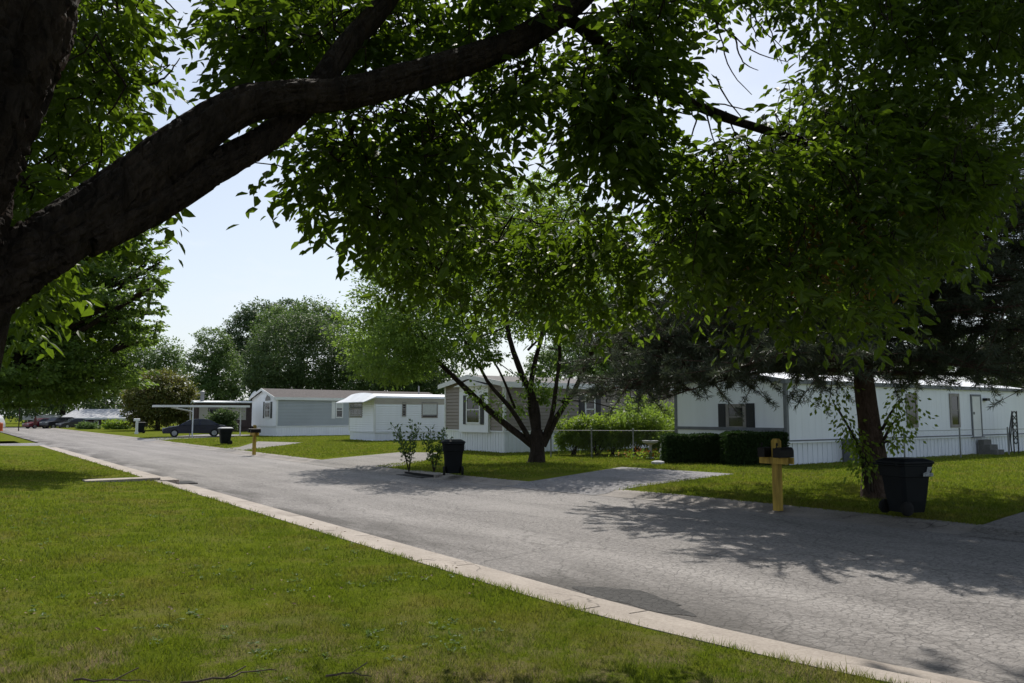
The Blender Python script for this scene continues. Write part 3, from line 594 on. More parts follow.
# drooping bare and leafy twigs seen against the sky
SKN = np.concatenate(SK)
def px_region(polys):
    out = []
    for poly, n, y0, y1 in polys:
        n = int(n * 1.45)
        q = np.array(poly, float); lo, hi = q.min(0), q.max(0); got = []
        while len(got) < n:
            x = r.uniform(lo[0], hi[0], 400); y = r.uniform(lo[1], hi[1], 400); k = inpoly(x, y, poly); got += list(zip(x[k], y[k]))
        for x, y in got[:n]: out.append(at(x, y, r.uniform(y0, y1)))
    return out
CL = px_region([
    ([(-60, -40), (142, -40), (134, 10), (150, 40), (138, 66), (152, 92), (138, 112), (110, 150), (50, 215), (-60, 260)], 200, 4.2, 7.5),
    ([(-60, 200), (40, 215), (90, 180), (130, 150), (60, 250), (30, 290), (-60, 330)], 22, 4.0, 6),
    ([(212, -30), (330, -30), (300, 60), (272, 80), (246, 70), (228, 44), (214, 20)], 42, 4.3, 6.5),
    ([(300, -40), (560, -40), (520, 25), (440, 48), (340, 80), (300, 84)], 80, 4.6, 6.2),
    ([(285, 110), (340, 112), (440, 90), (500, 76), (502, 108), (484, 136), (486, 160), (452, 182), (420, 205), (385, 222), (340, 216), (305, 182), (285, 150)], 74, 4.6, 6.3),
    ([(500, 76), (560, 50), (548, 96), (522, 108)], 12, 4.8, 6.2),
    ([(560, 50), (600, 46), (668, 60), (668, 120), (655, 150), (664, 180), (632, 170), (606, 160), (582, 146), (564, 116)], 48, 4.8, 6.4),
    ([(590, 0), (700, -40), (692, 0), (670, 20), (668, 62), (640, 70)], 30, 4.8, 6.2),
    ([(420, 205), (480, 200), (540, 206), (590, 210), (650, 222), (672, 258), (640, 280), (560, 286), (480, 270), (430, 268), (398, 240)], 82, 6.2, 7.7),
    ([(440, 282), (540, 300), (640, 292), (640, 318), (560, 306), (490, 300)], 10, 6.2, 7.8),
    ([(395, 225), (430, 225), (440, 275), (410, 272), (385, 245)], 16, 6.0, 7.4),
    ([(660, 195), (720, 160), (780, 150), (830, 130), (900, 120), (960, 150), (968, 200), (945, 256), (870, 286), (800, 282), (720, 288), (680, 284), (660, 250)], 160, 5.4, 7.6),
    ([(690, 300), (720, 306), (800, 296), (870, 300), (930, 276), (880, 312), (820, 312), (740, 312)], 12, 5.4, 6.8),
    ([(800, -40), (1090, -40), (1090, 70), (1010, 92), (985, 120), (990, 160), (950, 180), (900, 140), (840, 130), (822, 112), (826, 70), (820, 20)], 190, 5.6, 8.4),
    ([(795, 98), (830, 84), (900, 120), (830, 150), (780, 140), (760, 120)], 24, 6.5, 8.2),
    ([(960, 130), (1000, 150), (1006, 164), (985, 196), (960, 210), (940, 170)], 22, 5.6, 7.2),
    ([(1010, 90), (1060, 80), (1060, 140), (1020, 150)], 8, 6.5, 8),
    ([(290, 112), (500, 70), (560, 50), (668, 62), (664, 185), (600, 200), (440, 215), (340, 216)], 16, 4.7, 6.4),
    ([(585, 120), (664, 110), (668, 190), (640, 215), (585, 205)], 10, 5.0, 6.4),
    ([(670, 150), (720, 150), (800, 130), (810, 280), (690, 284), (665, 250)], 52, 5.2, 7.4),
    ([(690, -40), (800, -40), (790, 2), (740, 2), (700, 8)], 16, 5.6, 6.8),
    ([(150, 186), (192, 184), (190, 194), (160, 198)], 2, 4.6, 5.0),
])
UP = []
while len(UP) < 1650:            # the part of the crown above the frame and behind
    q = np.array([r.uniform(-9, 8.5), r.uniform(-5, 13.5), r.uniform(4.2, 12.5)])
    if ((q[0] + .3) / 9) ** 2 + ((q[1] - 4) / 9.5) ** 2 + ((q[2] - 7) / 5.5) ** 2 > 1: continue
    if q[1] > 0.5 and q[2] < H + .56 * q[1] + .7: continue
    if q[1] <= .5 and q[2] < 4.6: continue
    if q[1] > 4.5 and -3 < q[0] < 3.5 and r.random() < .85: continue  # unseen crown thinned here so sun reaches the central leaves
    UP.append(q)
n0 = 0
while n0 < 3000:                  # added unseen leafage over the road, placed to shade the right-hand foliage
    q = np.array([r.uniform(3, 13), r.uniform(5, 16), r.uniform(6.5, 14)])
    if ((q[0] - 6) / 7) ** 2 + ((q[1] - 10) / 6) ** 2 + ((q[2] - 10) / 4) ** 2 > 1 or q[2] < H + .56 * q[1] + .7: continue
    UP.append(q); n0 += 1
CL = np.array(CL); UP = np.array(UP)
ALL = np.concatenate([CL, UP])
# twigs: each leafy spray hangs from the nearest wood already there
order = np.argsort([np.min(np.linalg.norm(SKN - c, axis=1)) for c in ALL]); nodes_p = list(SKN); par = [-1] * len(SKN); tw = Buf()
NP = np.zeros((len(SKN) + len(ALL) * 2, 3)); NP[:len(SKN)] = SKN; nn = len(SKN); parent_i = {}; spray = []
for c in [ALL[i] for i in order]:
    j = int(np.argmin(np.linalg.norm(NP[:nn] - c, axis=1) + .25 * np.maximum(0, c[2] - NP[:nn, 2] < -.3))); s_ = NP[j]
    m_ = (s_ + c) / 2 + r.normal(0, .08, 3) + np.array([0, 0, .12]); NP[nn] = m_; NP[nn + 1] = c; parent_i[nn] = j; parent_i[nn + 1] = nn; nn += 2; spray.append((c, unit(c - s_)))
cnt = np.ones(nn)
for i in range(nn - 1, len(SKN) - 1, -1): cnt[parent_i[i]] += cnt[i] * .5
for i in range(len(SKN), nn):
    j = parent_i[i]; tube(tw, [NP[j] - BASE, (NP[j] + NP[i]) / 2 - BASE + r.normal(0, .015, 3), NP[i] - BASE], [.0032 * math.sqrt(cnt[j] if j >= len(SKN) else cnt[i] * 1.2), .0030 * math.sqrt(cnt[i] * 1.1), .0030 * math.sqrt(cnt[i])], 4, caps=False)
DEAD = [[(712, 18, 6.0), (735, 38, 6.1), (760, 55, 6.2), (788, 62, 6.4)], [(715, 20, 6.0), (722, 45, 6.0), (732, 72, 6.0), (752, 95, 6.1)], [(750, 5, 6.2), (762, 28, 6.2), (785, 50, 6.4)], [(765, 4, 6.2), (770, 30, 6.2), (782, 64, 6.3)],
        [(716, 76, 5.9), (724, 95, 5.9), (740, 116, 6.0), (744, 126, 6.0)], [(700, 110, 6.0), (718, 104, 6.0), (738, 108, 6.1), (752, 112, 6.2)], [(645, 80, 5.6), (652, 130, 5.6), (662, 160, 5.6), (676, 190, 5.7)], [(655, 90, 5.7), (668, 130, 5.7), (684, 150, 5.8)], [(700, 107, 6.0), (690, 140, 5.9), (672, 176, 5.9)], [(735, 37, 6.1), (742, 60, 6.1), (758, 70, 6.1)],
        [(725, 112, 6.1), (736, 135, 6.1), (735, 158, 6.1)], [(750, 5, 6.2), (752, 24, 6.2), (758, 42, 6.2)], [(706, 109, 6), (712, 135, 6), (722, 165, 6)], [(455, 110, 5.2), (478, 140, 5.2), (505, 172, 5.3)], [(560, 16, 5), (640, 10, 5.3), (700, 15, 5.8), (720, 25, 6)], [(640, 8, 5.3), (720, -8, 5.9), (752, 6, 6.2), (766, 5, 6.2)], [(160, -20, 4.5), (166, 0, 4.5), (178, 12, 4.5)], [(150, 86, 4.6), (166, 76, 4.6), (180, 58, 4.7)]]
for d_ in DEAD:
    w = smooth_path([at(*q) - BASE for q in d_], 10); w += r.normal(0, .004, w.shape); tube(tw, w, np.linspace(.008, .003, 10), 5, caps=False)
tw.build("twig", M["bark"], t)
lf = Buf(); og = Buf(); hot = at(838, 232, 6.3)
for (c, dv), near in zip(spray, [i < len(CL) for i in order]):
    K = 30 if near else 15
    # a spray: three leaf stalks with paired leaflets
    for k in range(4 if near else 2):
        sd = unit(dv * .5 + rdir(r, 1, .7)[0] + np.array([0, 0, -.25])); ln = r.uniform(.20, .52); m_ = 9 if near else 13
        tt = np.linspace(.15, 1, m_)[:, None]; pp = c + sd * ln * tt + np.array([0, 0, -1]) * .10 * tt ** 2 + r.normal(0, .018, (m_, 3))
        sg = np.where(np.arange(m_) % 2, 1, -1)[:, None]; sdv = unit(np.cross(sd, [0, 0, 1])); ax = unit(sd * .6 + sdv * sg * .85 + np.array([0, 0, -.35]) + r.normal(0, .28, (m_, 3)))
        nr = unit(np.array([0, 0, 1]) + r.normal(0, .55, (m_, 3))); L_ = r.uniform(.050, .135, m_) * (1 if near else 1.7)
        leaf_tris(og if (near and np.linalg.norm(c - hot) < .42 and r.random() < .5) else lf, pp - BASE, ax, nr, L_, L_ * .47, True)
lf.build("crown", M["leaf_near"], t)
if og.n: og.build("crown", M["leaf_orange"], t)["label"] = "small cluster of orange-brown turning leaves"

# ------------------------------------------------------------------ homes
def fbox(b, face, u0, u1, z0, z1, d0, d1):
    if face == "side": box(b, u0, u1, -d1, -d0, z0, z1)
    else: box(b, -d1, -d0, u0, u1, z0, z1)
class Home:
    def __init__(self, name, label, corner, ang, L, W, skirt, eave, ridge, mats, lap="h", vis=.12, rib=.23, zg=ZR, group="mobile homes along the street", end_top=True):
        self.c = P(*corner, zg); self.ang = R(ang); self.L, self.W, self.sk, self.ev, self.rd = L, W, skirt, eave, ridge
        self.root = thing(name, label, "house", tuple(self.c), self.ang, group); self.m = mats
        ca, sa = math.cos(self.ang), math.sin(self.ang); self.ax = np.array([ca, sa, 0]); self.ay = np.array([-sa, ca, 0])
        # walls
        b = Buf(); z0, z1 = skirt, eave
        i_ = .02 if lap == "h" else 0.0; box(b, i_, L - i_, i_, W - i_, z0, z1)
        b.add([(.02, .02, z1), (.02, W - .02, z1), (.02, W / 2, ridge - .1), (L - .02, .02, z1), (L - .02, W - .02, z1), (L - .02, W / 2, ridge - .1)], [(0, 2, 1), (3, 4, 5), (0, 3, 5, 2), (1, 2, 5, 4)])
        if lap == "h":
            n = int((z1 - z0) / vis); hs = (z1 - z0) / n
            for i in range(n):
                a, c = z0 + i * hs, z0 + (i + 1) * hs
                b.add([(0, -.026, a + .036), (L, -.026, a + .036), (L, -.004, c), (0, -.004, c), (0, .02, a + .036), (L, .02, a + .036)], [(0, 1, 2, 3), (4, 5, 1, 0)])
                b.add([(-.026, 0, a + .036), (-.026, W, a + .036), (-.004, W, c), (-.004, 0, c), (.02, 0, a + .036), (.02, W, a + .036)], [(1, 0, 3, 2), (5, 4, 0, 1)])
            zz = z1
            while zz < ridge - .15:
                y0 = W / 2 * (zz - z1) / (ridge - z1); y1 = W / 2 * (zz + hs - z1) / (ridge - z1); y1 = min(y1, W / 2 - .01)
                b.add([(-.02, y0, zz), (-.02, W - y0, zz), (0, W - y1, zz + hs), (0, y1, zz + hs), (.02, y0, zz), (.02, W - y0, zz)], [(1, 0, 3, 2), (5, 4, 0, 1)]); zz += hs
        else:
            u = .1
            while u < L: fbox(b, "side", u, u + .05, z0, z1, -.02, .003); u += .4
            u = .1
            while u < W: fbox(b, "end", u, u + .03, z0, z1, -.02, .003); u += .4
        self.wall = b.build("wall", M[mats["wall"]], self.root)
        b = Buf(); box(b, .05, L - .05, .05, W - .05, -.15, skirt)
        u = .05
        while u < L - .1: fbox(b, "side", u, u + .07, -.1, skirt - .03, -.05, -.03); u += rib
        u = .08
        while u < W - .1: fbox(b, "end", u, u + .07, -.1, skirt - .03, -.05, -.03); u += rib
        fbox(b, "side", 0, L, skirt - .06, skirt - .004, -.05, .03); fbox(b, "end", 0.03, W, skirt - .06, skirt - .004, -.05, .03)
        b.build("skirting", M[mats["skirt"]], self.root)
        for x, y in ((-.03, -.03), (L - .1, -.03), (-.03, W - .1)): b = Buf(); box(b, x, x + .13, y, y + .13, skirt, eave - .005); b.build("corner_board", M[mats.get("corner", mats["trim"])], self.root)
    def gable(self, over_s=.25, over_e=.25, th=.1, fascia=.16):
        L, W, ev, rd = self.L, self.W, self.ev, self.rd; sl = (rd - ev) / (W / 2); b = Buf()
        y0, y1 = -over_s, W + over_s; e = ev - over_s * sl
        lo = [(-over_e, y0, e), (-over_e, W / 2, rd), (-over_e, y1, e)]
        up = [(p[0], p[1], p[2] + th) for p in lo]; ring = lo + up[::-1]
        loft(b, [ring, [(L + over_e, p[1], p[2]) for p in ring]], True); r_ = b.build("roof", M[self.m["roof"]], self.root)
        b = Buf(); box(b, -over_e - .02, L + over_e, y0 - .035, y0 - .002, e - fascia + .04, e + th + .01)
        for s in (-1, 1):   # barge boards on the visible end
            a = np.array([-over_e - .03, W / 2 + s * (W / 2 + over_s), e]); c = np.array([-over_e - .03, W / 2, rd])
            v = [a + (0, 0, -.1), c + (0, 0, -.1), c + (0, 0, th + .02), a + (0, 0, th + .02)]; v2 = [q + (.028, 0, 0) for q in v]
            b.add(v + v2, [(0, 1, 2, 3), (7, 6, 5, 4), (0, 4, 5, 1), (1, 5, 6, 2), (2, 6, 7, 3), (3, 7, 4, 0)])
        b.build("fascia", M[self.m["fascia"]], r_); self.roof = r_; return r_
    def uv(self, face, px, y):
        d = ray(px, y); n = self.ay if face == "side" else self.ax; t = ((self.c - CAM) @ n) / (d @ n); q = CAM + d * t - self.c
        return (q @ self.ax if face == "side" else q @ self.ay), q[2]
    def rect(self, face, x0, x1, y0, y1):
        u0, _ = self.uv(face, x0, (y0 + y1) / 2); u1, _ = self.uv(face, x1, (y0 + y1) / 2); xm = (x0 + x1) / 2
        return min(u0, u1), max(u0, u1), self.uv(face, xm, y1)[1], self.uv(face, xm, y0)[1]
    def window(self, face, x0, x1, y0, y1, frame="white_trim", fw=.07, d=.045, shut=None, rail=.5, vm=0, blind=0.0, sill=False, off=0.0, shmat="black_shutter"):
        u0, u1, z0, z1 = self.rect(face, x0, x1, y0, y1); b = Buf()
        fbox(b, face, u0, u0 + fw, z0, z1, off - .02, off + d); fbox(b, face, u1 - fw, u1, z0, z1, off - .02, off + d)
        fbox(b, face, u0 + fw, u1 - fw, z0, z0 + fw, off - .02, off + d - .002); fbox(b, face, u0 + fw, u1 - fw, z1 - fw, z1, off - .02, off + d - .002)
        if rail: zr = z0 + (z1 - z0) * rail; fbox(b, face, u0 + fw, u1 - fw, zr - .025, zr + .025, off - .02, off + d - .01)
        for i in range(vm): uu = u0 + (u1 - u0) * (i + 1) / (vm + 1); fbox(b, face, uu - .02, uu + .02, z0 + fw, z1 - fw, off - .02, off + d - .015)
        w = b.build("window", M[frame], self.root)
        b = Buf(); fbox(b, face, u0 + fw - .01, u1 - fw + .01, z0 + fw - .01, z1 - fw + .01, off - .02, off + .024); b.build("pane", M["glass"], w)
        if blind: b = Buf(); fbox(b, face, u0 + fw, u1 - fw, z1 - fw - (z1 - z0 - 2 * fw) * blind, z1 - fw, off + .0245, off + .027); b.build("blind", M["blind"], w)
        if shut:
            for a, c in ((u0 - shut - .02, u0 - .02), (u1 + .02, u1 + .02 + shut)):
                b = Buf(); fbox(b, face, a, c, z0 - .02, z1 + .02, off - .02, off + .03); k = 0
                zz = z0 + .08
                while zz < z1 - .1: fbox(b, face, a + .05, c - .05, zz, zz + .035, off + .031, off + .042); zz += .07
                b.build("shutter", M[shmat], self.root)
        return w
    def panel(self, name, face, x0, x1, y0, y1, mat, d0=-.02, d1=.03):
        u0, u1, z0, z1 = self.rect(face, x0, x1, y0, y1); b = Buf(); fbox(b, face, u0, u1, z0, z1, d0, d1); return b.build(name, M[mat], self.root)

# white vertical-sided home at the right
h1 = Home("mobile_home", "long white mobile home with vertical siding behind the pine and clipped hedges", (788, 465.3), 35.0, 19.6, 5.3, .83, 2.98, 3.42, dict(wall="white_rib", skirt="white_rib", trim="grey_trim", roof="white_roof", fascia="grey_trim", corner="grey_trim"), lap="v", rib=.3)
h1.gable(.06, .12, .07, .12)
h1.window("end", 726.5, 746.5, 404, 430, "tan_frame", .14, shut=.36)
h1.window("side", 906, 917, 394, 427.5, "tan_frame", .13, rail=.5); h1.window("side", 949.5, 959, 393.5, 427.5, "tan_frame", .13, rail=.5)
b = Buf(); u0, u1, z0, z1 = h1.rect("side", 971, 981, 394.5, 436.5)
fbox(b, "side", u0, u0 + .09, z0, z1, -.02, .05); fbox(b, "side", u1 - .09, u1, z0, z1, -.02, .05); fbox(b, "side", u0 + .09, u1 - .09, z1 - .09, z1, -.02, .048); fbox(b, "side", u0 - .1, u1 + .1, z0 - .05, z0, -.02, .09)
fr = b.build("door_frame", M["grey_trim"], h1.root)
b = Buf(); fbox(b, "side", u0 + .08, u1 - .08, z0, z1 - .08, -.02, .035); dr_ = b.build("door", M["white_trim"], h1.root)
b = Buf(); zc = z0 + 1.0; fbox(b, "side", u0 + .16, u0 + .21, zc, zc + .12, .035, .08); b.build("handle", M["alu"], dr_)
b = Buf(); ul, zl_ = h1.uv("side", 982.5, 399.5); fbox(b, "side", ul, ul + .3, zl_ - .06, zl_ + .06, -.01, .2); b.build("porch_light", M["iron"], h1.root)
b = Buf(); zt = h1.sk; fbox(b, "side", 0.1, h1.L, zt - .002, zt + .05, -.02, .034); fbox(b, "end", 0.1, h1.W, zt + .36, zt + .48, -.02, .05); b.build("belt_trim", M["grey_trim"], h1.root)
b = Buf(); uu, zz = h1.uv("side", 848, 463); box(b, uu - .35, uu + .35, -.62, -.05, -.1, .86); k = -.05
for i in range(10): box(b, uu - .33, uu + .33, -.63, -.62, .05 + i * .08, .08 + i * .08)
A = b.build("utility_cabinet", M["grey_trim"]); A.location = h1.c; A.rotation_euler = (0, 0, h1.ang); tag(A, "dark utility cabinet against the white skirting behind the pine trunk", "cabinet")
# tan home
h2 = Home("mobile_home", "tan lap-sided home with black shutters and white ribbed skirting", (504, 453), 35.0, 21, 5.5, 1.03, 3.26, 3.66, dict(wall="tan_siding", skirt="white", trim="white_trim", roof="shingle_tan", fascia="white_trim"), vis=.16)
h2.gable(.22, .3, .1, .2)
pb = h2.panel("bay_panel", "end", 461.5, 490.5, 386, 432.2, "white", -.02, .14)
h2.window("end", 469, 483, 395.5, 424, "white_trim", .09, off=.14, shut=.28)
u0, u1, z0, z1 = h2.rect("end", 461.5, 490.5, 386, 433.5); b = Buf(); um = (u0 + u1) / 2   # little gable over the bay
prism_pts = [(u0 - .25, z1 - .02), (u1 + .25, z1 - .02), (um, z1 + .30)]
b.add([(-.36, u, z) for u, z in prism_pts] + [(.05, u, z) for u, z in prism_pts], [(0, 1, 2), (5, 4, 3), (0, 3, 4, 1), (1, 4, 5, 2), (2, 5, 3, 0)]); b.build("bay_gable", M["white_trim"], h2.root)
h2.window("side", 584.5, 595, 394.5, 424, "white_trim", .09, shut=.36); h2.window("side", 631, 641, 396, 411.5, "white_trim", .09, shut=.36, rail=0)
for px in (646,):
    u, z = h2.uv("side", px, 386); b = Buf(); yv = 1.6; zv = h2.ev + (h2.rd - h2.ev) * yv / (h2.W / 2); box(b, u - .2, u + .2, yv - .2, yv + .2, zv + .08, zv + .3); b.build("roof_vent", M["grey_trim"], h2.roof)
# white home with rounded roof
h3 = Home("mobile_home", "white lap-sided home with rounded metal roof and a visor over its front window", (374, 441), 34, 15, 4.4, .62, 2.95, 3.35, dict(wall="white", skirt="white_rib", trim="white_trim", roof="white_roof", fascia="white_trim"), vis=.15)
b = Buf(); rings = []
for x in (-.05, 15.1):
    rg = []
    for k in range(13):
        a = math.pi * k / 12; rg.append((x, h3.W / 2 - (h3.W / 2 + .08) * math.cos(a), h3.ev + .34 * math.sin(a) ** .7))
    rings.append(rg)
loft(b, rings, True); rf3 = b.build("roof", M["white_roof"], h3.root)
b = Buf(); fbox(b, "side", -.02, 15.05, h3.ev - .42, h3.ev - .03, .001, .035); b.build("roof_band", M["tan_panel"], h3.root)
b = Buf(); rings = []                       # sloping visor on the front end
for y in np.linspace(-.35, h3.W + .35, 9):
    k = 1 - ((y - h3.W / 2) / (h3.W / 2 + .35)) ** 2; rings.append([(-.04, y, h3.ev + .02 + .3 * max(k, 0) ** .5), (-.95, y, h3.ev - .33), (-.95, y, h3.ev - .28), (-.04, y, h3.ev + .09 + .3 * max(k, 0) ** .5)])
loft(b, rings, True); b.build("visor", M["white_roof"], h3.root)
h3.window("end", 349.5, 362.5, 402.5, 417.5, "tan_frame", .06, vm=2, rail=.6); h3.window("side", 402, 406, 402, 416.5, "tan_frame", .06, rail=.5); h3.window("side", 421.5, 437.5, 402, 418, "tan_frame", .08, rail=0, blind=.84)
b = Buf(); tube(b, [(4.2, 1.6, h3.ev + .3), (4.2, 1.6, h3.ev + .95)], .05, 8); b.build("vent_pipe", M["alu"], rf3)
# grey home with white gable end
h4 = Home("mobile_home", "grey-blue lap-sided home with a white gable end and brown shingles", (276, 436.3), 41.5, 17, 4.9, .86, 3.2, 3.95, dict(wall="grey_siding", skirt="white", trim="white_trim", roof="shingle_brown", fascia="white_trim"))
h4.gable(.15, .3, .1, .16)
b = Buf(); fbox(b, "end", .0, h4.W, h4.sk, h4.ev, .021, .04); b.add([(-.041, .05, h4.ev), (-.041, h4.W - .05, h4.ev), (-.041, h4.W / 2, h4.rd - .06)], [(0, 2, 1)]); b.build("end_panel", M["white"], h4.root)
h4.window("end", 265.4, 271, 402, 418, "white_trim", .10, off=.04, shut=.30)
b = Buf(); um = np.mean(h4.rect("end", 265.4, 271, 402, 418)[:2]); zz = h4.rect("end", 265.4, 271, 402, 418)[3] + .12
b.add([(-.07, um - .5 * math.cos(a), zz + .48 * math.sin(a)) for a in np.linspace(0, math.pi, 12)], [tuple(range(12))]); b.build("fan_light", M["glass"], h4.root)
h4.window("side", 335.5, 343, 402.5, 418, "white_trim", .10, blind=.35); h4.panel("window_board", "side", 331.5, 335, 401.5, 418.5, "white_trim")
b = Buf(); Md = (np.array(Matrix.Rotation(R(55), 3, 'X')), np.array([3.4, h4.W - .4, h4.ev + .55])); lathe(b, [(.02, -.1), (.2, -.06), (.38, .02), (.40, .05), (.2, -.02), (.02, -.06)], 18, (np.array(Matrix.Rotation(R(-60), 3, 'Y')), np.array([.2, h4.W + .35, h4.ev + .35])))
tube(b, [(.2, h4.W + .35, h4.ev + .3), (.25, h4.W, h4.ev - .1)], .03, 6); tag(b.build("satellite_dish", M["white_trim"], h4.root), "small pale satellite dish at the eave corner")
# dark brown home behind the carport
h5 = Home("mobile_home", "dark brown home with pale window panels behind the carport", (196, 431.6), 26, 13, 4.2, .5, 3.15, 3.3, dict(wall="brown_siding", skirt="brown_siding", trim="brown_siding", roof="white_roof", fascia="white_trim"))
h5.gable(.5, .3, .05, .08)
h5.panel("pale_panel", "side", 199, 208, 407.5, 420, "tan_panel", 0, .04); h5.panel("pale_panel", "side", 232, 246, 407.5, 420, "tan_panel", 0, .04)
h5.window("side", 209, 231, 408.5, 418, "tan_frame", .08, vm=2, rail=0); b = Buf(); lathe(b, [(.20, 3.0), (.20, 4.1), (.27, 4.12), (.27, 4.3), (.05, 4.42)], 12, (np.eye(3), np.array([.6, 1.2, 0]))); b.build("flue", M["alu"], h5.root)
# far homes at the end of the street
h6 = Home("mobile_home", "far home with pale grey sloping roof and white right end", (64, 431.7), -3, 9.3, 6.5, .4, 2.15, 3.25, dict(wall="brown_siding", skirt="brown_siding", trim="white_trim", roof="shingle_grey", fascia="white_trim"), zg=-.55, group="far homes at the end of the street")
h6.gable(.7, .3, .1, .15)
h6.panel("end_panel", "side", 119, 126, 414.5, 428, "white", -.02, .05)
for a, c in ((82, 88), (94, 99), (105, 110)): h6.window("side", a, c, 420.5, 425, "white_trim", .12, rail=0)
h7 = Home("mobile_home", "farthest home with white fascia roof behind the parked vehicles", (27, 430.2), -3, 5.4, 4.5, .4, 2.25, 2.45, dict(wall="brown_siding", skirt="brown_siding", trim="white_trim", roof="white_roof", fascia="white_trim"), zg=-.6, group="far homes at the end of the street")
h7.gable(.8, .3, .1, .55); h7.window("side", 46, 54, 422, 427, "white_trim", .12, rail=0)

# ------------------------------------------------------------------ carport, cars
cp = P(192, 437, ZR); t = thing("carport", "flat white metal carport standing over the navy car", "carport", tuple(cp), R(26))
def clx(px, y, y_off=0):   # local x along the carport for a pixel column
    ax_ = np.array([math.cos(R(26)), math.sin(R(26)), 0]); ay_ = np.array([-math.sin(R(26)), math.cos(R(26)), 0]); d = ray(px, y); tt = ((cp + ay_ * y_off - CAM) @ ay_) / (d @ ay_); return (CAM + d * tt - cp) @ ax_
xa, xb = clx(153.5, 410), clx(249, 410)
b = Buf(); box(b, xa, xb, -.25, 3.1, 2.42, 2.50)
for i in range(14): box(b, xa + .05, xb - .05, -.2 + i * .24, -.13 + i * .24, 2.50, 2.55)
rf = b.build("roof", M["white_roof"], t)
b = Buf(); box(b, xa - .03, xb + .03, -.29, -.252, 2.40, 2.565); box(b, xa - .034, xa - .002, -.25, 3.1, 2.40, 2.565); b.build("fascia", M["white_trim"], rf)
for x, y in ((0, -.1), (0, 2.85), (xb - .3, 2.85)):
    b = Buf(); box(b, x - .05, x + .05, y - .05, y + .05, -.1, 2.42); tube(b, smooth_path([(x, y, 2.0), (x - .25, y, 2.13), (x - 1.5, y, 2.38)], 6), .045, 6); b.build("post", M["white_trim"], t)

def car(name, label, loc, rot, paint, L=4.8, Hh=1.45, Wd=1.78, kind="sedan"):
    t = thing(name, label, "car", loc, rot, None); w = Wd / 2
    if kind == "sedan":
        low = [(0.05, .28), (.0, .48), (.06, .66), (.45, .80), (1.25, .93), (3.75, .98), (4.6, .92), (4.76, .75), (4.8, .45), (4.72, .28)]
        cab = [(1.15, .92), (1.95, 1.36), (2.35, Hh), (3.05, Hh), (3.5, 1.36), (4.15, .97)]
    else:
        low = [(0.05, .32), (.0, .55), (.06, .85), (.3, .98), (1.3, 1.06), (4.7, 1.06), (4.78, .9), (4.8, .45), (4.72, .32)]
        cab = [(1.15, 1.05), (1.75, 1.55), (2.1, Hh), (4.3, Hh), (4.6, 1.5), (4.74, 1.05)]
    k = L / 4.8; b = Buf()
    for poly, w0, w1, z0, z1 in ((low, w, w, 0, 1), (cab, w * .95, w * .74, .95, Hh)):
        n = len(poly)
        def ww(z): return w0 + (w1 - w0) * max(0, min(1, (z - z0) / (z1 - z0 + 1e-6)))
        lay = []
        for fr_, ins in ((-1, .06), (-.9, 0), (.9, 0), (1, .06)):
            cx = sum(q[0] for q in poly) / n; cz = sum(q[1] for q in poly) / n
            lay.append([((q[0] + (cx - q[0]) * ins * .4) * k, fr_ * ww(q[1]), q[1] + (cz - q[1]) * ins) for q in poly])
        loft(b, lay, True)
    b.build("body", M[paint], t, False)
    cw = [(q[0], q[1]) for q in cab]; b = Buf()
    cx = (cw[0][0] + cw[-1][0]) / 2
    for s in (-1, 1):
        for seg in ((.06, .47), (.53, .94)):
            z0, z1 = cab[0][1] + .04, Hh - .09
            fx = lambda z, side: (np.interp(z, [q[1] for q in cab[:3]], [q[0] for q in cab[:3]]) + .10) if side == 0 else (np.interp(z, [q[1] for q in cab[::-1][:3]], [q[0] for q in cab[::-1][:3]]) - .10)
            pts = []
            for z, e in ((z0, seg[0]), (z0, seg[1]), (z1, seg[1]), (z1, seg[0])):
                a, c = fx(z, 0), fx(z, 1); yy = (w * .95 + (w * .74 - w * .95) * ((z - .95) / (Hh - .95))) * 1.0 + .012
                pts.append(((a + (c - a) * e) * k, s * yy, z))
            b.add(pts, [(0, 1, 2, 3) if s < 0 else (3, 2, 1, 0)])
    b.build("window", M["glass"], t)
    b = Buf()   # windscreen
    a0, a1 = cab[0], cab[1]; b.add([(k * (a0[0] + .08) - .02, -w * .85, a0[1] + .06), (k * (a1[0] + .05) - .03, -w * .72, a1[1] + .0), (k * (a1[0] + .05) - .03, w * .72, a1[1]), (k * (a0[0] + .08) - .02, w * .85, a0[1] + .06)], [(0, 1, 2, 3)]); b.build("windscreen", M["glass"], t)
    for x in (.88, 3.78):
        for s in (-1, 1):
            Mx = (np.array(Matrix.Rotation(R(90), 3, 'X')), np.array([x * k, s * (w - .09), .31])); b = Buf(); lathe(b, [(.2, -.11), (.29, -.11), (.32, -.07), (.32, .07), (.29, .11), (.2, .11)], 22, Mx); wo = b.build("wheel", M["rubber"], t, True)
            b = Buf(); lathe(b, [(.05, -.118), (.20, -.116), (.21, -.09), (.21, .09), (.20, .116), (.05, .118)], 18, Mx); b.build("rim", M["rim"], wo)
    for s in (-1, 1):
        b = Buf(); box(b, .03 * k - .03, .22 * k, s * w * .62 - .17, s * w * .62 + .17, low[2][1] - .06, low[2][1] + .07); b.build("headlight", M["lamp"], t)
    return t
cc = P(188, 437.2, ZR)
ux = np.array([math.cos(R(24)), math.sin(R(24)), 0]); car("parked_car", "navy blue sedan parked under the white carport", tuple(cc - ux * 2.55 + np.array([-.2, 2.0, 0])), R(24), "car_paint", 5.0)
car("parked_car", "dark red car parked in front of the farthest white-roofed home", tuple(P(25, 428.6, 0)), R(62), "red_paint", 4.6, 1.45)
car("parked_car", "dark sport utility vehicle right of the dark red car", tuple(P(43, 428.6, 0)), R(70), "dark_paint", 4.6, 1.6, kind="suv")
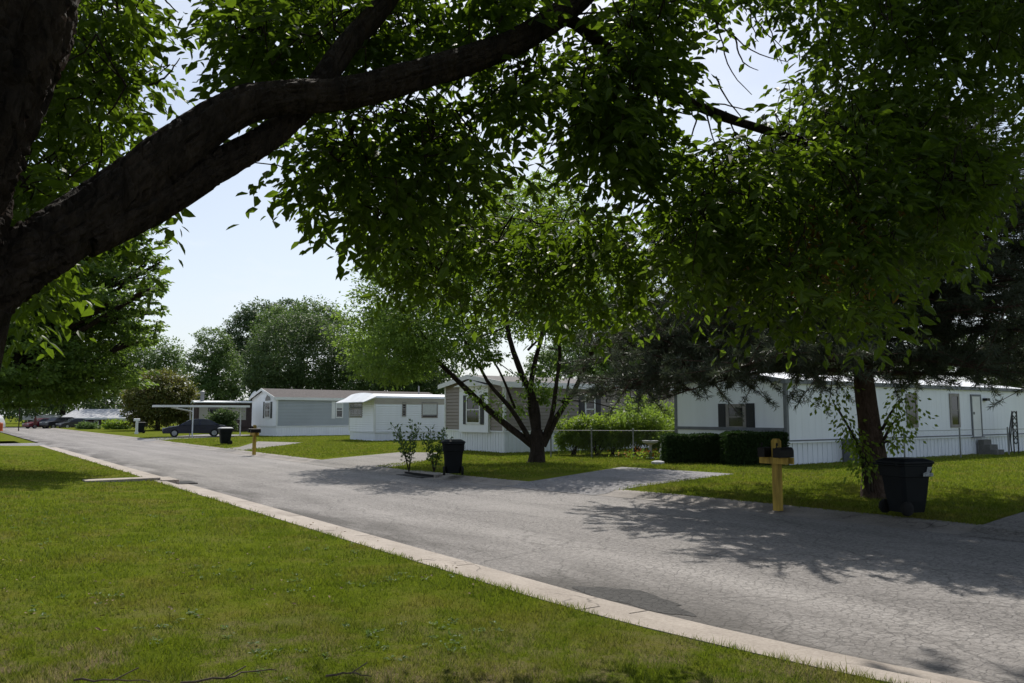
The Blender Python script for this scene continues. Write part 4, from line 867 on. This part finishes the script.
car("parked_car", "dark low car beside the far home with pale grey roof", tuple(P(58, 428.7, 0)), R(55), "dark_paint", 4.4, 1.4)
car("parked_car", "white vehicle cut by the left edge beyond the side street", tuple(P(-35, 431, 0)), R(2), "van_paint", 4.2, 1.9, kind="suv")
b = Buf(); lathe(b, [(.32, 0), (.32, .1), (.27, .12), (.27, .95), (.2, 1.0)], 16); o = b.build("traffic_barrel", M["orange"], loc=P(0, 431.2, 0)); tag(o, "orange barrel beside the road at the far left edge", "barrel")
b = Buf(); lathe(b, [(.03, 0), (.03, .5), (.24, .7), (.16, 1.3), (.03, 1.75)], 12); o = b.build("folded_umbrella", M["red_cloth"], loc=P(35, 429, 0)); tag(o, "closed rust-red patio umbrella between the far vehicles", "umbrella")
b = Buf(); lathe(b, [(.06, 0), (.05, 4.4), (.02, 4.45)], 10); o = b.build("wooden_pole", M["bark_mid"], loc=P(18.5, 431, 0)); tag(o, "thin brown pole behind the dark red car", "pole")

# ------------------------------------------------------------------ wheelie bins
def make_bin():
    t = thing("wheelie_bin", "", "bin"); b = Buf()
    def ring(x, y, z, r=.06): return [(-x + r, -y, z), (x - r, -y, z), (x, -y + r, z), (x, y - r, z), (x - r, y, z), (-x + r, y, z), (-x, y - r, z), (-x, -y + r, z)]
    loft(b, [ring(.22, .25, .05), ring(.25, .28, .25), ring(.285, .335, .70), ring(.315, .36, .71), ring(.325, .372, .90), ring(.335, .385, .91), ring(.335, .385, .945)]); b.build("body", M["bin"], t)
    b = Buf(); loft(b, [ring(.345, .40, .94), ring(.355, .41, .955), ring(.35, .405, .985), ring(.26, .31, 1.03), ring(.22, .27, 1.04)]); b.build("lid", M["bin"], t)
    b = Buf(); tube(b, [(-.28, .47, .93), (.28, .47, .93)], .018, 8); box(b, -.27, -.23, .38, .475, .91, .95); box(b, .23, .27, .38, .475, .91, .95); b.build("handle", M["bin"], t)
    for s in (-1, 1):
        b = Buf(); lathe(b, [(.03, -.035), (.12, -.035), (.13, -.02), (.13, .02), (.12, .035), (.03, .035)], 18, (np.array(Matrix.Rotation(R(90), 3, 'Y')), np.array([s * .27, .25, .13]))); b.build("wheel", M["rubber"], t, True)
    return t
bin0 = make_bin()
BINS = [((907, 514), R(108), "large dark wheelie bin beside the pine trunk near the kerb", .96), ((453, 474.5), R(150 + 36), "dark wheelie bin beside the two leggy saplings", 1.0),
        ((225, 444.5), R(-60), "dark wheelie bin with sky reflection painted on its lid, by the far mailbox post", 1.0), ((140.5, 433.2), R(-60), "farthest dark wheelie bin next to the white mailbox post", 1.05)]
bins = []
for i, (pp, rz, lb, sc) in enumerate(BINS):
    o = bin0 if i == 0 else copy_tree(bin0); o.location = P(*pp, ZR); o.rotation_euler = (0, 0, rz); o.scale = (sc,) * 3; tag(o, lb, "bin", "wheelie bins along the kerb"); bins.append(o)
for ch in bins[2].children:
    if ch.name.startswith("lid"): ch.data = ch.data.copy(); ch.data.materials[0] = M["bin_lid_sheen"]; ch["label"] = "pale worn lid"
def patch(o, x, y, nrm, w, h_, z):
    b = Buf(); tx = np.array([-nrm[1], nrm[0], 0]); c = np.array([x, y, z]) + np.array([*nrm, 0]) * .012; v = []
    for a, e in ((-1, -1), (1, -1), (1, -.3), (.3, -.2), (.9, 1), (-.1, 1), (-.3, 0), (-1, -.3)): v.append(c + tx * a * w / 2 + np.array([0, 0, e * h_ / 2]))
    b.add(v, [tuple(range(8))]); b.build("emblem", M["emblem"], o)
patch(bins[0], -.33, -.2, (-1, 0), .24, .17, .80); patch(bins[1], -.33, 0, (-1, 0), .22, .08, .80)

# ------------------------------------------------------------------ mailbox posts
def make_mail():
    t = thing("mailbox_post", "", "mailbox"); b = Buf()
    loft(b, [[(-.078, -.078, -.1), (.078, -.078, -.1), (.078, .078, -.1), (-.078, .078, -.1)], [(-.078, -.078, 1.30), (.078, -.078, 1.30), (.078, .078, 1.30), (-.078, .078, 1.30)], [(-.05, -.05, 1.345), (.05, -.05, 1.345), (.05, .05, 1.345), (-.05, .05, 1.345)]]); b.build("post", M["post_wood"], t)
    b = Buf(); box(b, -.135, -.085, -.36, .36, .84, .97); box(b, .085, .135, -.36, .36, .84, .97); b.build("crossarm", M["post_wood"], t)
    for s in (-1, 1):
        b = Buf(); prof = [(-.085, .972), (-.085, 1.09)] + [(-.085 * math.cos(a), 1.09 + .085 * math.sin(a)) for a in np.linspace(.3, math.pi - .3, 7)] + [(.085, 1.09), (.085, .972)]
        rings = [[(x, s * .2 + yy, z) for yy, z in prof] for x in (-.27, .24)]; loft(b, rings, True); mb = b.build("mailbox", M["mailbox"], t, False)
        b = Buf(); box(b, -.285, -.271, s * .2 - .09, s * .2 + .09, .975, 1.16); d_ = b.build("flap", M["mailbox"], mb)
        b = Buf(); box(b, -.15, -.13, s * .2 + .088, s * .2 + .10, 1.03, 1.24); box(b, -.15, -.09, s * .2 + .088, s * .2 + .10, 1.20, 1.26); b.build("flag", M["mailbox"], mb)
    return t
ml = make_mail(); tag(ml, "yellow wooden post with crossarm and two black mailboxes, in front of the clipped hedges", "mailbox", "mailbox posts along the kerb"); ml.location = P(778, 505.5, ZR); ml.rotation_euler = (0, 0, R(36)); ml.scale = (.88, .88, .97)
m2 = copy_tree(ml); m2.location = P(254, 452.8, ZR); m2.rotation_euler = (0, 0, R(36)); tag(m2, "yellow wooden mailbox post in front of the grey home with white end", "mailbox", "mailbox posts along the kerb")
t = thing("mailbox_post", "white mailbox post beside the farthest wheelie bin", "mailbox", P(136.5, 434, ZR), R(36), "mailbox posts along the kerb"); b = Buf(); box(b, -.1, .1, -.1, .1, -.1, 1.2); box(b, -.14, .14, -.14, .14, -.1, .2); b.build("post", M["white_trim"], t)
b = Buf(); prof = [(-.1, 1.2), (-.1, 1.34)] + [(-.1 * math.cos(a), 1.34 + .1 * math.sin(a)) for a in np.linspace(.3, math.pi - .3, 6)] + [(.1, 1.34), (.1, 1.2)]
loft(b, [[(x, yy, z) for yy, z in prof] for x in (-.28, .24)], True); b.build("mailbox", M["white_trim"], t)

# ------------------------------------------------------------------ shrubs and hedges
r = np.random.default_rng(70)
def leggy(px, y, lean, label, hh):
    g = P(px, y, ZR); t = thing("sapling", label, "shrub", tuple(g), 0, "leggy saplings by the gravel drive"); sb = Buf(); lf = Buf()
    for k in range(6):
        a = k * 1.05 + r.normal(0, .2); e = np.array([math.cos(a) * .42 + lean, math.sin(a) * .3, hh * r.uniform(.72, 1.04)]); pts = smooth_path([(0, 0, -.05), e * np.array([.4, .4, .5]), e], 14); tube(sb, pts, np.linspace(.016, .005, 14), 5)
        for q in pts[4:]:
            n = 6; off = r.normal(0, .05, (n, 3)); leaf_tris(lf, q + off, unit(off * 6 + [0, 0, .25]), rdir(r, n), .12, .06)
    sb.build("stem", M["bark_mid"], t, True); lf.build("foliage", M["sapling"], t)
leggy(409, 470.5, -.12, "taller leggy sapling at the left, by the gravel drive", 1.5); leggy(434, 471, .02, "shorter leggy sapling right beside the wheelie bin", 1.35)
def hedge(px0, px1, y, ytop, Y_shift, dep, label):
    a, c = P(px0, y, ZR), P(px1, y, ZR); dirv = unit(c - a); W_ = np.linalg.norm(c - a); rot = math.atan2(dirv[1], dirv[0]); hh = at((px0 + px1) / 2, ytop, (a[1] + c[1]) / 2)[2] - ZR
    t = thing("clipped_hedge", label, "hedge", tuple(a), rot, "clipped box hedges before the white home"); n = 15000; q = r.uniform(0, 1, (n, 3)); f = r.integers(0, 4, n)
    q[f == 0, 2] = r.normal(.97, .02, (f == 0).sum()); q[f == 1, 1] = r.normal(.03, .03, (f == 1).sum()); q[f == 2, 0] = np.where(r.random((f == 2).sum()) < .5, r.normal(.02, .02, (f == 2).sum()), r.normal(.98, .02, (f == 2).sum()))
    e = ((abs(q[:, 0] - .5) * 2) ** 8 + (abs(q[:, 2]) ** 8)); q[:, 2] -= np.clip(e - 1, 0, 1) * .06; q[:, 2] += .02 * np.sin(q[:, 0] * 9 + px0)
    pos = q * np.array([W_, dep, hh]); lf = Buf(); leaf_tris(lf, pos, rdir(r, n), unit(rdir(r, n) + [0, -.4, .5]), .075, .045); lf.build("foliage", M["hedge"], t)
    hb = Buf(); rbox(hb, .1, W_ - .1, .1, dep - .1, .05, hh - .1, .08); hb.build("light_stop_core", M["hedge"], t)  # solid core added to stop light showing through the leaf shell
    sb = Buf()
    for x in np.linspace(.15, .85, 5): tube(sb, [(x * W_, dep / 2, -.05), (x * W_ + .1, dep / 2, hh * .7)], [.035, .015], 6)
    sb.build("stem", M["bark_mid"], t)
hedge(667, 726, 463.5, 435, 0, 1.1, "left clipped box hedge against the end of the white home"); hedge(728, 789, 465.5, 432.5, 0, 1.0, "right clipped box hedge behind the mailbox post")
def bush(px, y, wpx, ytop, Y, label, n=8500, leaf="shrub", L=.13, group="yellow-green shrubs along the wire fence"):
    g = np.array([at(px, 415, Y)[0], Y, ZR]); top = at(px, ytop, Y)[2] - ZR; w = wpx * .70 * Y / F; t = thing("garden_shrub", label, "shrub", tuple(g), 0, group)
    lobes = [(r.normal(0, .35 * w), r.normal(0, .3), top * u, w * r.uniform(.45, .7), w * .5, top * r.uniform(.14, .26)) for u in (.38, .5, .6, .68, .8, .45, .86)]
    b, _ = lobes_crown(r, lobes, n, L=L, W=L * .4, cl=20, cr=.3, flat=1.2, shell=.3); b.build("foliage", M[leaf], t); sb = Buf()
    for k in range(7): e = np.array(lobes[k][:3]); tube(sb, smooth_path([(r.normal(0, .06), 0, -.05), e * [.4, .4, .5], e], 6), np.linspace(.03, .008, 6), 5)
    sb.build("stem", M["bark_mid"], t, True)
for px, w, yt, Y, lb in ((574, 32, 418, 35, "lowest yellow-green shrub nearest the multi-stemmed tree"), (596, 36, 420, 34.5, "yellow-green shrub second from the multi-stemmed tree"), (612, 40, 414, 35.5, "rounded yellow-green shrub between the second shrub and the broad one"), (634, 52, 411, 35, "broad yellow-green shrub in the middle of the wire fence row"),
                         (662, 46, 404, 37, "tall shrub under the far window of the tan home"), (676, 30, 424, 34, "shrub squeezed between the row and the left clipped hedge")): bush(px, 458, w, yt, Y, lb)
bush(222, 432, 24, 411, 77, "dark round shrub in front of the dark brown home", 5000, "leaf_far_a", .25, "shrubs by the far homes")
bush(116, 430, 0 + 26, 422, 98, "bright low shrub in front of the far grey-roofed home", 3000, "shrub", .3, "shrubs by the far homes"); bush(90, 430, 18, 424, 99, "small duller shrub left of the bright low shrub", 2000, "leaf_far_b", .3, "shrubs by the far homes")

# ------------------------------------------------------------------ wire fences
def fence(pts, hgt, label, n_posts):
    pts = [np.array(q) for q in pts]; g = pts[0]; t = thing("wire_fence", label, "fence", tuple(g), 0, "wire fences between the yards"); b = Buf(); w = Buf(); tot = 0
    for a, c in zip(pts[:-1], pts[1:]):
        L_ = np.linalg.norm(c - a); dv = (c - a) / L_; tube(b, [a - g + [0, 0, hgt], c - g + [0, 0, hgt]], .013, 6)
        st = .12; m_ = int(L_ / st); sv = np.array([-dv[1], dv[0], 0]) * .0
        for i in range(-int(hgt / st), m_):
            for sg in (1, -1):
                x0, x1 = (i * st, i * st + hgt) if sg > 0 else (i * st + hgt, i * st); z0, z1 = .05, hgt
                if min(x0, x1) < 0 or max(x0, x1) > L_: continue
                p0, p1 = a - g + dv * x0 + [0, 0, z0], a - g + dv * x1 + [0, 0, z1]; e = dv * .0022; w.add([p0 - e, p0 + e, p1 + e, p1 - e], [(0, 1, 2, 3)])
    b.build("top_rail", M["alu"], t, True); w.build("wire_mesh", M["alu"], t)
    for i in range(n_posts):
        u = i / (n_posts - 1) * (len(pts) - 1); k = min(int(u), len(pts) - 2); q = pts[k] + (pts[k + 1] - pts[k]) * (u - k) - g; b = Buf(); tube(b, [q + [0, 0, -.1], q + [0, 0, hgt + .03]], .03, 8); lathe(b, [(.035, hgt + .03), (.03, hgt + .08), (.005, hgt + .1)], 8, (np.eye(3), q)); b.build("post", M["alu"], t)
f0 = P(551, 457, ZR); f1 = P(676, 458.5, ZR); fence([f0, f1], 1.12, "low chain-link fence in front of the yellow-green shrubs", 4)
e0 = P(905, 461.5, ZR); e1 = P(1009, 455, ZR); e2 = P(1060, 455, ZR); fence([e0, e1, e2], 1.15, "chain-link fence running along the skirting of the long white home", 5)

# steps with iron rail at the white home's door
u0, u1, z0, z1 = h1.rect("side", 971, 981, 394.5, 436.5); tl = h1.sk
t = thing("door_steps", "small concrete steps under the side door of the white home", "steps", tuple(h1.c), h1.ang)
for i in range(3):
    b = Buf(); box(b, u0 + .35, u1 + .12, -.85 + i * .26, -.08 if i == 2 else -.85 + (i + 1) * .26 - .003, -.1, .22 * (i + 1)); b.build("step", M["step"], t)
xq = u1 + .75; b = Buf(); tube(b, [(xq, -1.0, -.1), (xq, -1.0, 1.95)], .028, 6); tube(b, [(xq + .45, -1.0, -.1), (xq + .45, -1.0, 1.95)], .028, 6)
tube(b, smooth_path([(xq - .5, -1, -.1), (xq - .45, -1, .7), (xq - .25, -1, 1.3), (xq, -1, 1.9)], 8), .03, 6); tube(b, smooth_path([(xq - .25, -1, .1), (xq - .3, -1, .7), (xq - .12, -1, 1.2), (xq, -1, 1.6)], 8), .025, 6)
for z in (.6, .9, 1.2, 1.5, 1.8): tube(b, smooth_path([(xq, -1, z), (xq + .22, -1, z + .14), (xq + .45, -1, z)], 7), .024, 5); tube(b, smooth_path([(xq, -1, z), (xq + .22, -1, z - .14), (xq + .45, -1, z)], 7), .024, 5)
o = b.build("iron_trellis", M["iron"], loc=h1.c, rotz=h1.ang); tag(o, "black scrolled iron trellis standing right of the steps by the white home", "trellis")

# garden ornaments by the hedge
t = thing("bird_bath", "pale stone bird bath among orange flowers by the fence", "bird bath", P(650.5, 459, ZR)); b = Buf(); lathe(b, [(.18, 0), (.16, .06), (.07, .12), (.06, .5), (.10, .58)], 16); b.build("pedestal", M["stone"], t); b = Buf(); lathe(b, [(.10, .58), (.30, .66), (.33, .74), (.30, .74), (.1, .64)], 18); b.build("basin", M["stone"], t)
t = thing("garden_ornament", "small grey garden figure left of the clipped hedge", "ornament", P(663, 461, ZR)); b = Buf(); lathe(b, [(.12, 0), (.14, .1), (.10, .28), (.15, .36), (.12, .46), (.05, .5)], 14); b.build("body", M["stone"], t); b = Buf(); lathe(b, [(.03, .48), (.10, .54), (.11, .60), (.07, .68), (.01, .70)], 14); b.build("head", M["stone"], t)
g = P(646, 459.5, ZR); t = thing("flower_clump", "clump of orange flowers round the bird bath", "flowers", tuple(g)); n = 110; q = r.normal(0, 1, (n, 3)) * [.45, .25, .10] + [0, .2, .22]; b = Buf(); leaf_tris(b, q, rdir(r, n), unit(rdir(r, n) + [0, -.5, .8]), .09, .08); b.build("blossom", M["bloom"], t)
q = r.normal(0, 1, (500, 3)) * [.5, .28, .09] + [0, .22, .12]; b = Buf(); leaf_tris(b, q, rdir(r, 500), rdir(r, 500), .12, .04); b.build("foliage", M["shrub"], t)
b = Buf(); lathe(b, [(.25, -.05), (.24, .08), (.12, .12), (.01, .12)], 9); o = b.build("stepping_stone", M["stone"], loc=P(658, 464, ZR)); tag(o, "flat pale stone on the grass before the left hedge", "stone")

# kerb inlets
t = thing("storm_drain", "concrete storm drain slab set in the near kerb at left", "drain", rs(0, to_rs(P(155, 481, .1))[1]), TH); b = Buf(); box(b, -2.5, -.7, -.28, .28, -.1, .205); b.build("slab", M["kerb"], t); b = Buf(); box(b, -.72, -.30, -.62, .62, -.05, .158); b.build("cover", M["kerb"], t); b = Buf(); box(b, -.302, -.288, -.5, .5, .02, .12); box(b, -.29, .25, -.4, .4, -.02, .024); b.build("opening", M["hole"], t)
s_ = to_rs(P(396, 475.5, .05))[1]; t = thing("storm_drain", "dark storm drain opening in the far kerb by the saplings", "drain", rs(float(dr(s_)), s_), TH); b = Buf(); box(b, .36, .95, -1.0, 1.0, -.05, .098); b.build("cover", M["kerb_far"], t); b = Buf(); box(b, .345, .359, -.9, .9, .012, .085); box(b, -.02, .345, -.8, .8, -.02, .016); b.build("opening", M["hole"], t)

# cones, dry leaves, fallen twigs
b = Buf()
cone_pts = [(798, 506.5), (803, 507.5), (806, 507), (812, 508.5), (826, 509.5), (831, 509), (846, 511.5), (868, 514.5), (760, 502.5), (785, 505), (737, 500.5)]
r2 = np.random.default_rng(4); cb = Buf(); lathe(cb, [(.005, -.045), (.028, -.03), (.036, -.005), (.026, .022), (.006, .045)], 9, (np.array(Matrix.Rotation(R(82), 3, 'X')), np.array([0, 0, .034])))
base_cone = cb.build("pine_cone", M["cone"])
for i, (x, y) in enumerate(cone_pts):
    o = base_cone if i == 0 else base_cone.copy()
    if i: COL.objects.link(o)
    o.location = P(x, y, .03); o.rotation_euler = (0, 0, r2.uniform(0, 6)); o.scale = (r2.uniform(.75, 1.15),) * 3; tag(o, "small dark pine cone lying in the far gutter before the pine", "pine cone", "pine cones in the far gutter")
b = Buf(); rr, d, s = scatter(1500, 3.6, 16, R(46)); k = (d - dl(s) < -KW - .1) & (vnoise(d, s, .9, 3) > .55); d, s = d[k], s[k]; w = O + nX * d[:, None] + uY * s[:, None]; w[:, 2] = zl(d, s) + .012
q = np.repeat(w, 7, 0) + r2.normal(0, .022, (len(w) * 7, 3)) * [1, 1, .25]; ax = rdir(r2, len(q), .35); ax[:, 2] = abs(ax[:, 2]); leaf_tris(b, q, ax, unit(rdir(r2, len(q)) * .4 + [0, 0, 1]), r2.uniform(.025, .055, len(q)), .02, True)
tag(b.build("weeds", M["leaf_far_b"]), "patches of low broad-leaved weeds in the near lawn", "weeds", kind="stuff")
b = Buf(); n = 240; rr, d, s = scatter(n * 4, 4, 15, R(45)); k = np.where((d < -.2) & (s > -1.2))[0][:n]; d, s = d[k], s[k]; w = O + nX * d[:, None] + uY * s[:, None]; w[:, 2] = np.where(d < -KW, zl(d, s) + .035, .12)
w[:, 2] = np.where((d >= -KW), np.interp(-d, [q[0] for q in KPROF[1:7]], [q[1] for q in KPROF[1:7]]) + .008, w[:, 2]); leaf_tris(b, w, rdir(r2, len(w), .15), unit(rdir(r2, len(w)) * .5 + [0, 0, 1]), r2.uniform(.025, .06, len(w)), .022, True)
tag(b.build("fallen_leaves", M["dry_leaf"]), "scattered dry brown leaves on the near lawn and kerb", "leaves", kind="stuff")
for pts, lb in (([(180, 682), (225, 678), (250, 672), (278, 669)], "forked dead twig lying at the bottom of the lawn"), ([(75, 681), (115, 679.5), (150, 681)], "thin dead twig at the lower left of the lawn"), ([(325, 676), (350, 674), (372, 677)], "short pale twig right of the forked twig")):
    q = [P(*p_, .36) for p_ in pts]; g = q[0].copy(); b = Buf(); tube(b, smooth_path([x - g for x in q], 10) + r2.normal(0, .006, (10, 3)), np.linspace(.007, .003, 10), 6); tube(b, [q[1] - g, q[1] - g + [.08, .12, .03]], .004, 5); o = b.build("fallen_twig", M["twig"], loc=g); tag(o, lb, "twig")

# ------------------------------------------------------------------ light
w = bpy.data.worlds.new("World"); scene.world = w; w.use_nodes = True; nt = w.node_tree; bg = nt.nodes["Background"]
sky = nt.nodes.new("ShaderNodeTexSky"); sky.sky_type = "NISHITA"; sky.sun_disc = False; sky.sun_elevation = R(SUN_EL); sky.sun_rotation = R(SUN_AZ); sky.air_density = 1.0; sky.dust_density = 1.6; sky.ozone_density = 1.2
tc = nt.nodes.new("ShaderNodeTexCoord"); mp = nt.nodes.new("ShaderNodeMapping"); mp.inputs["Scale"].default_value = (1, 1, 2.6); nt.links.new(tc.outputs["Generated"], mp.inputs[0])
ns = nt.nodes.new("ShaderNodeTexNoise"); ns.inputs["Scale"].default_value = 2.3; ns.inputs["Detail"].default_value = 8; ns.inputs["Roughness"].default_value = .58; nt.links.new(mp.outputs[0], ns.inputs["Vector"])
cl_ = ramp(nt, ns.outputs["Fac"], [(.46, (0, 0, 0)), (.66, (.9, .9, .9))])
gx = nt.nodes.new("ShaderNodeSeparateXYZ"); nt.links.new(tc.outputs["Generated"], gx.inputs[0])
hz_ = nt.nodes.new("ShaderNodeMapRange"); hz_.inputs["From Min"].default_value = .02; hz_.inputs["From Max"].default_value = .5; hz_.inputs["To Min"].default_value = .7; hz_.inputs["To Max"].default_value = .1; nt.links.new(gx.outputs[2], hz_.inputs["Value"])
fac_ = math_(nt, "MAXIMUM", cl_, hz_.outputs[0])
nt.links.new(mix(nt, fac_, sky.outputs[0], (6.9, 7.5, 8.1)), bg.inputs[0]); bg.inputs[1].default_value = .125
sd = bpy.data.lights.new("sun", "SUN"); sd.energy = 5.0; sd.angle = R(.53); sd.color = (1, .95, .87); so = bpy.data.objects.new("sun", sd); COL.objects.link(so)
dirv = Vector((math.sin(R(SUN_AZ)) * math.cos(R(SUN_EL)), math.cos(R(SUN_AZ)) * math.cos(R(SUN_EL)), math.sin(R(SUN_EL)))); so.rotation_euler = dirv.to_track_quat('Z', 'Y').to_euler(); so.location = (0, 0, 30)
vs = scene.view_settings; vs.view_transform = "Standard"; vs.look = "None"; vs.exposure = 0.0; vs.gamma = 1
scene.cycles.max_bounces = 8; scene.cycles.transmission_bounces = 6; scene.cycles.use_denoising = True
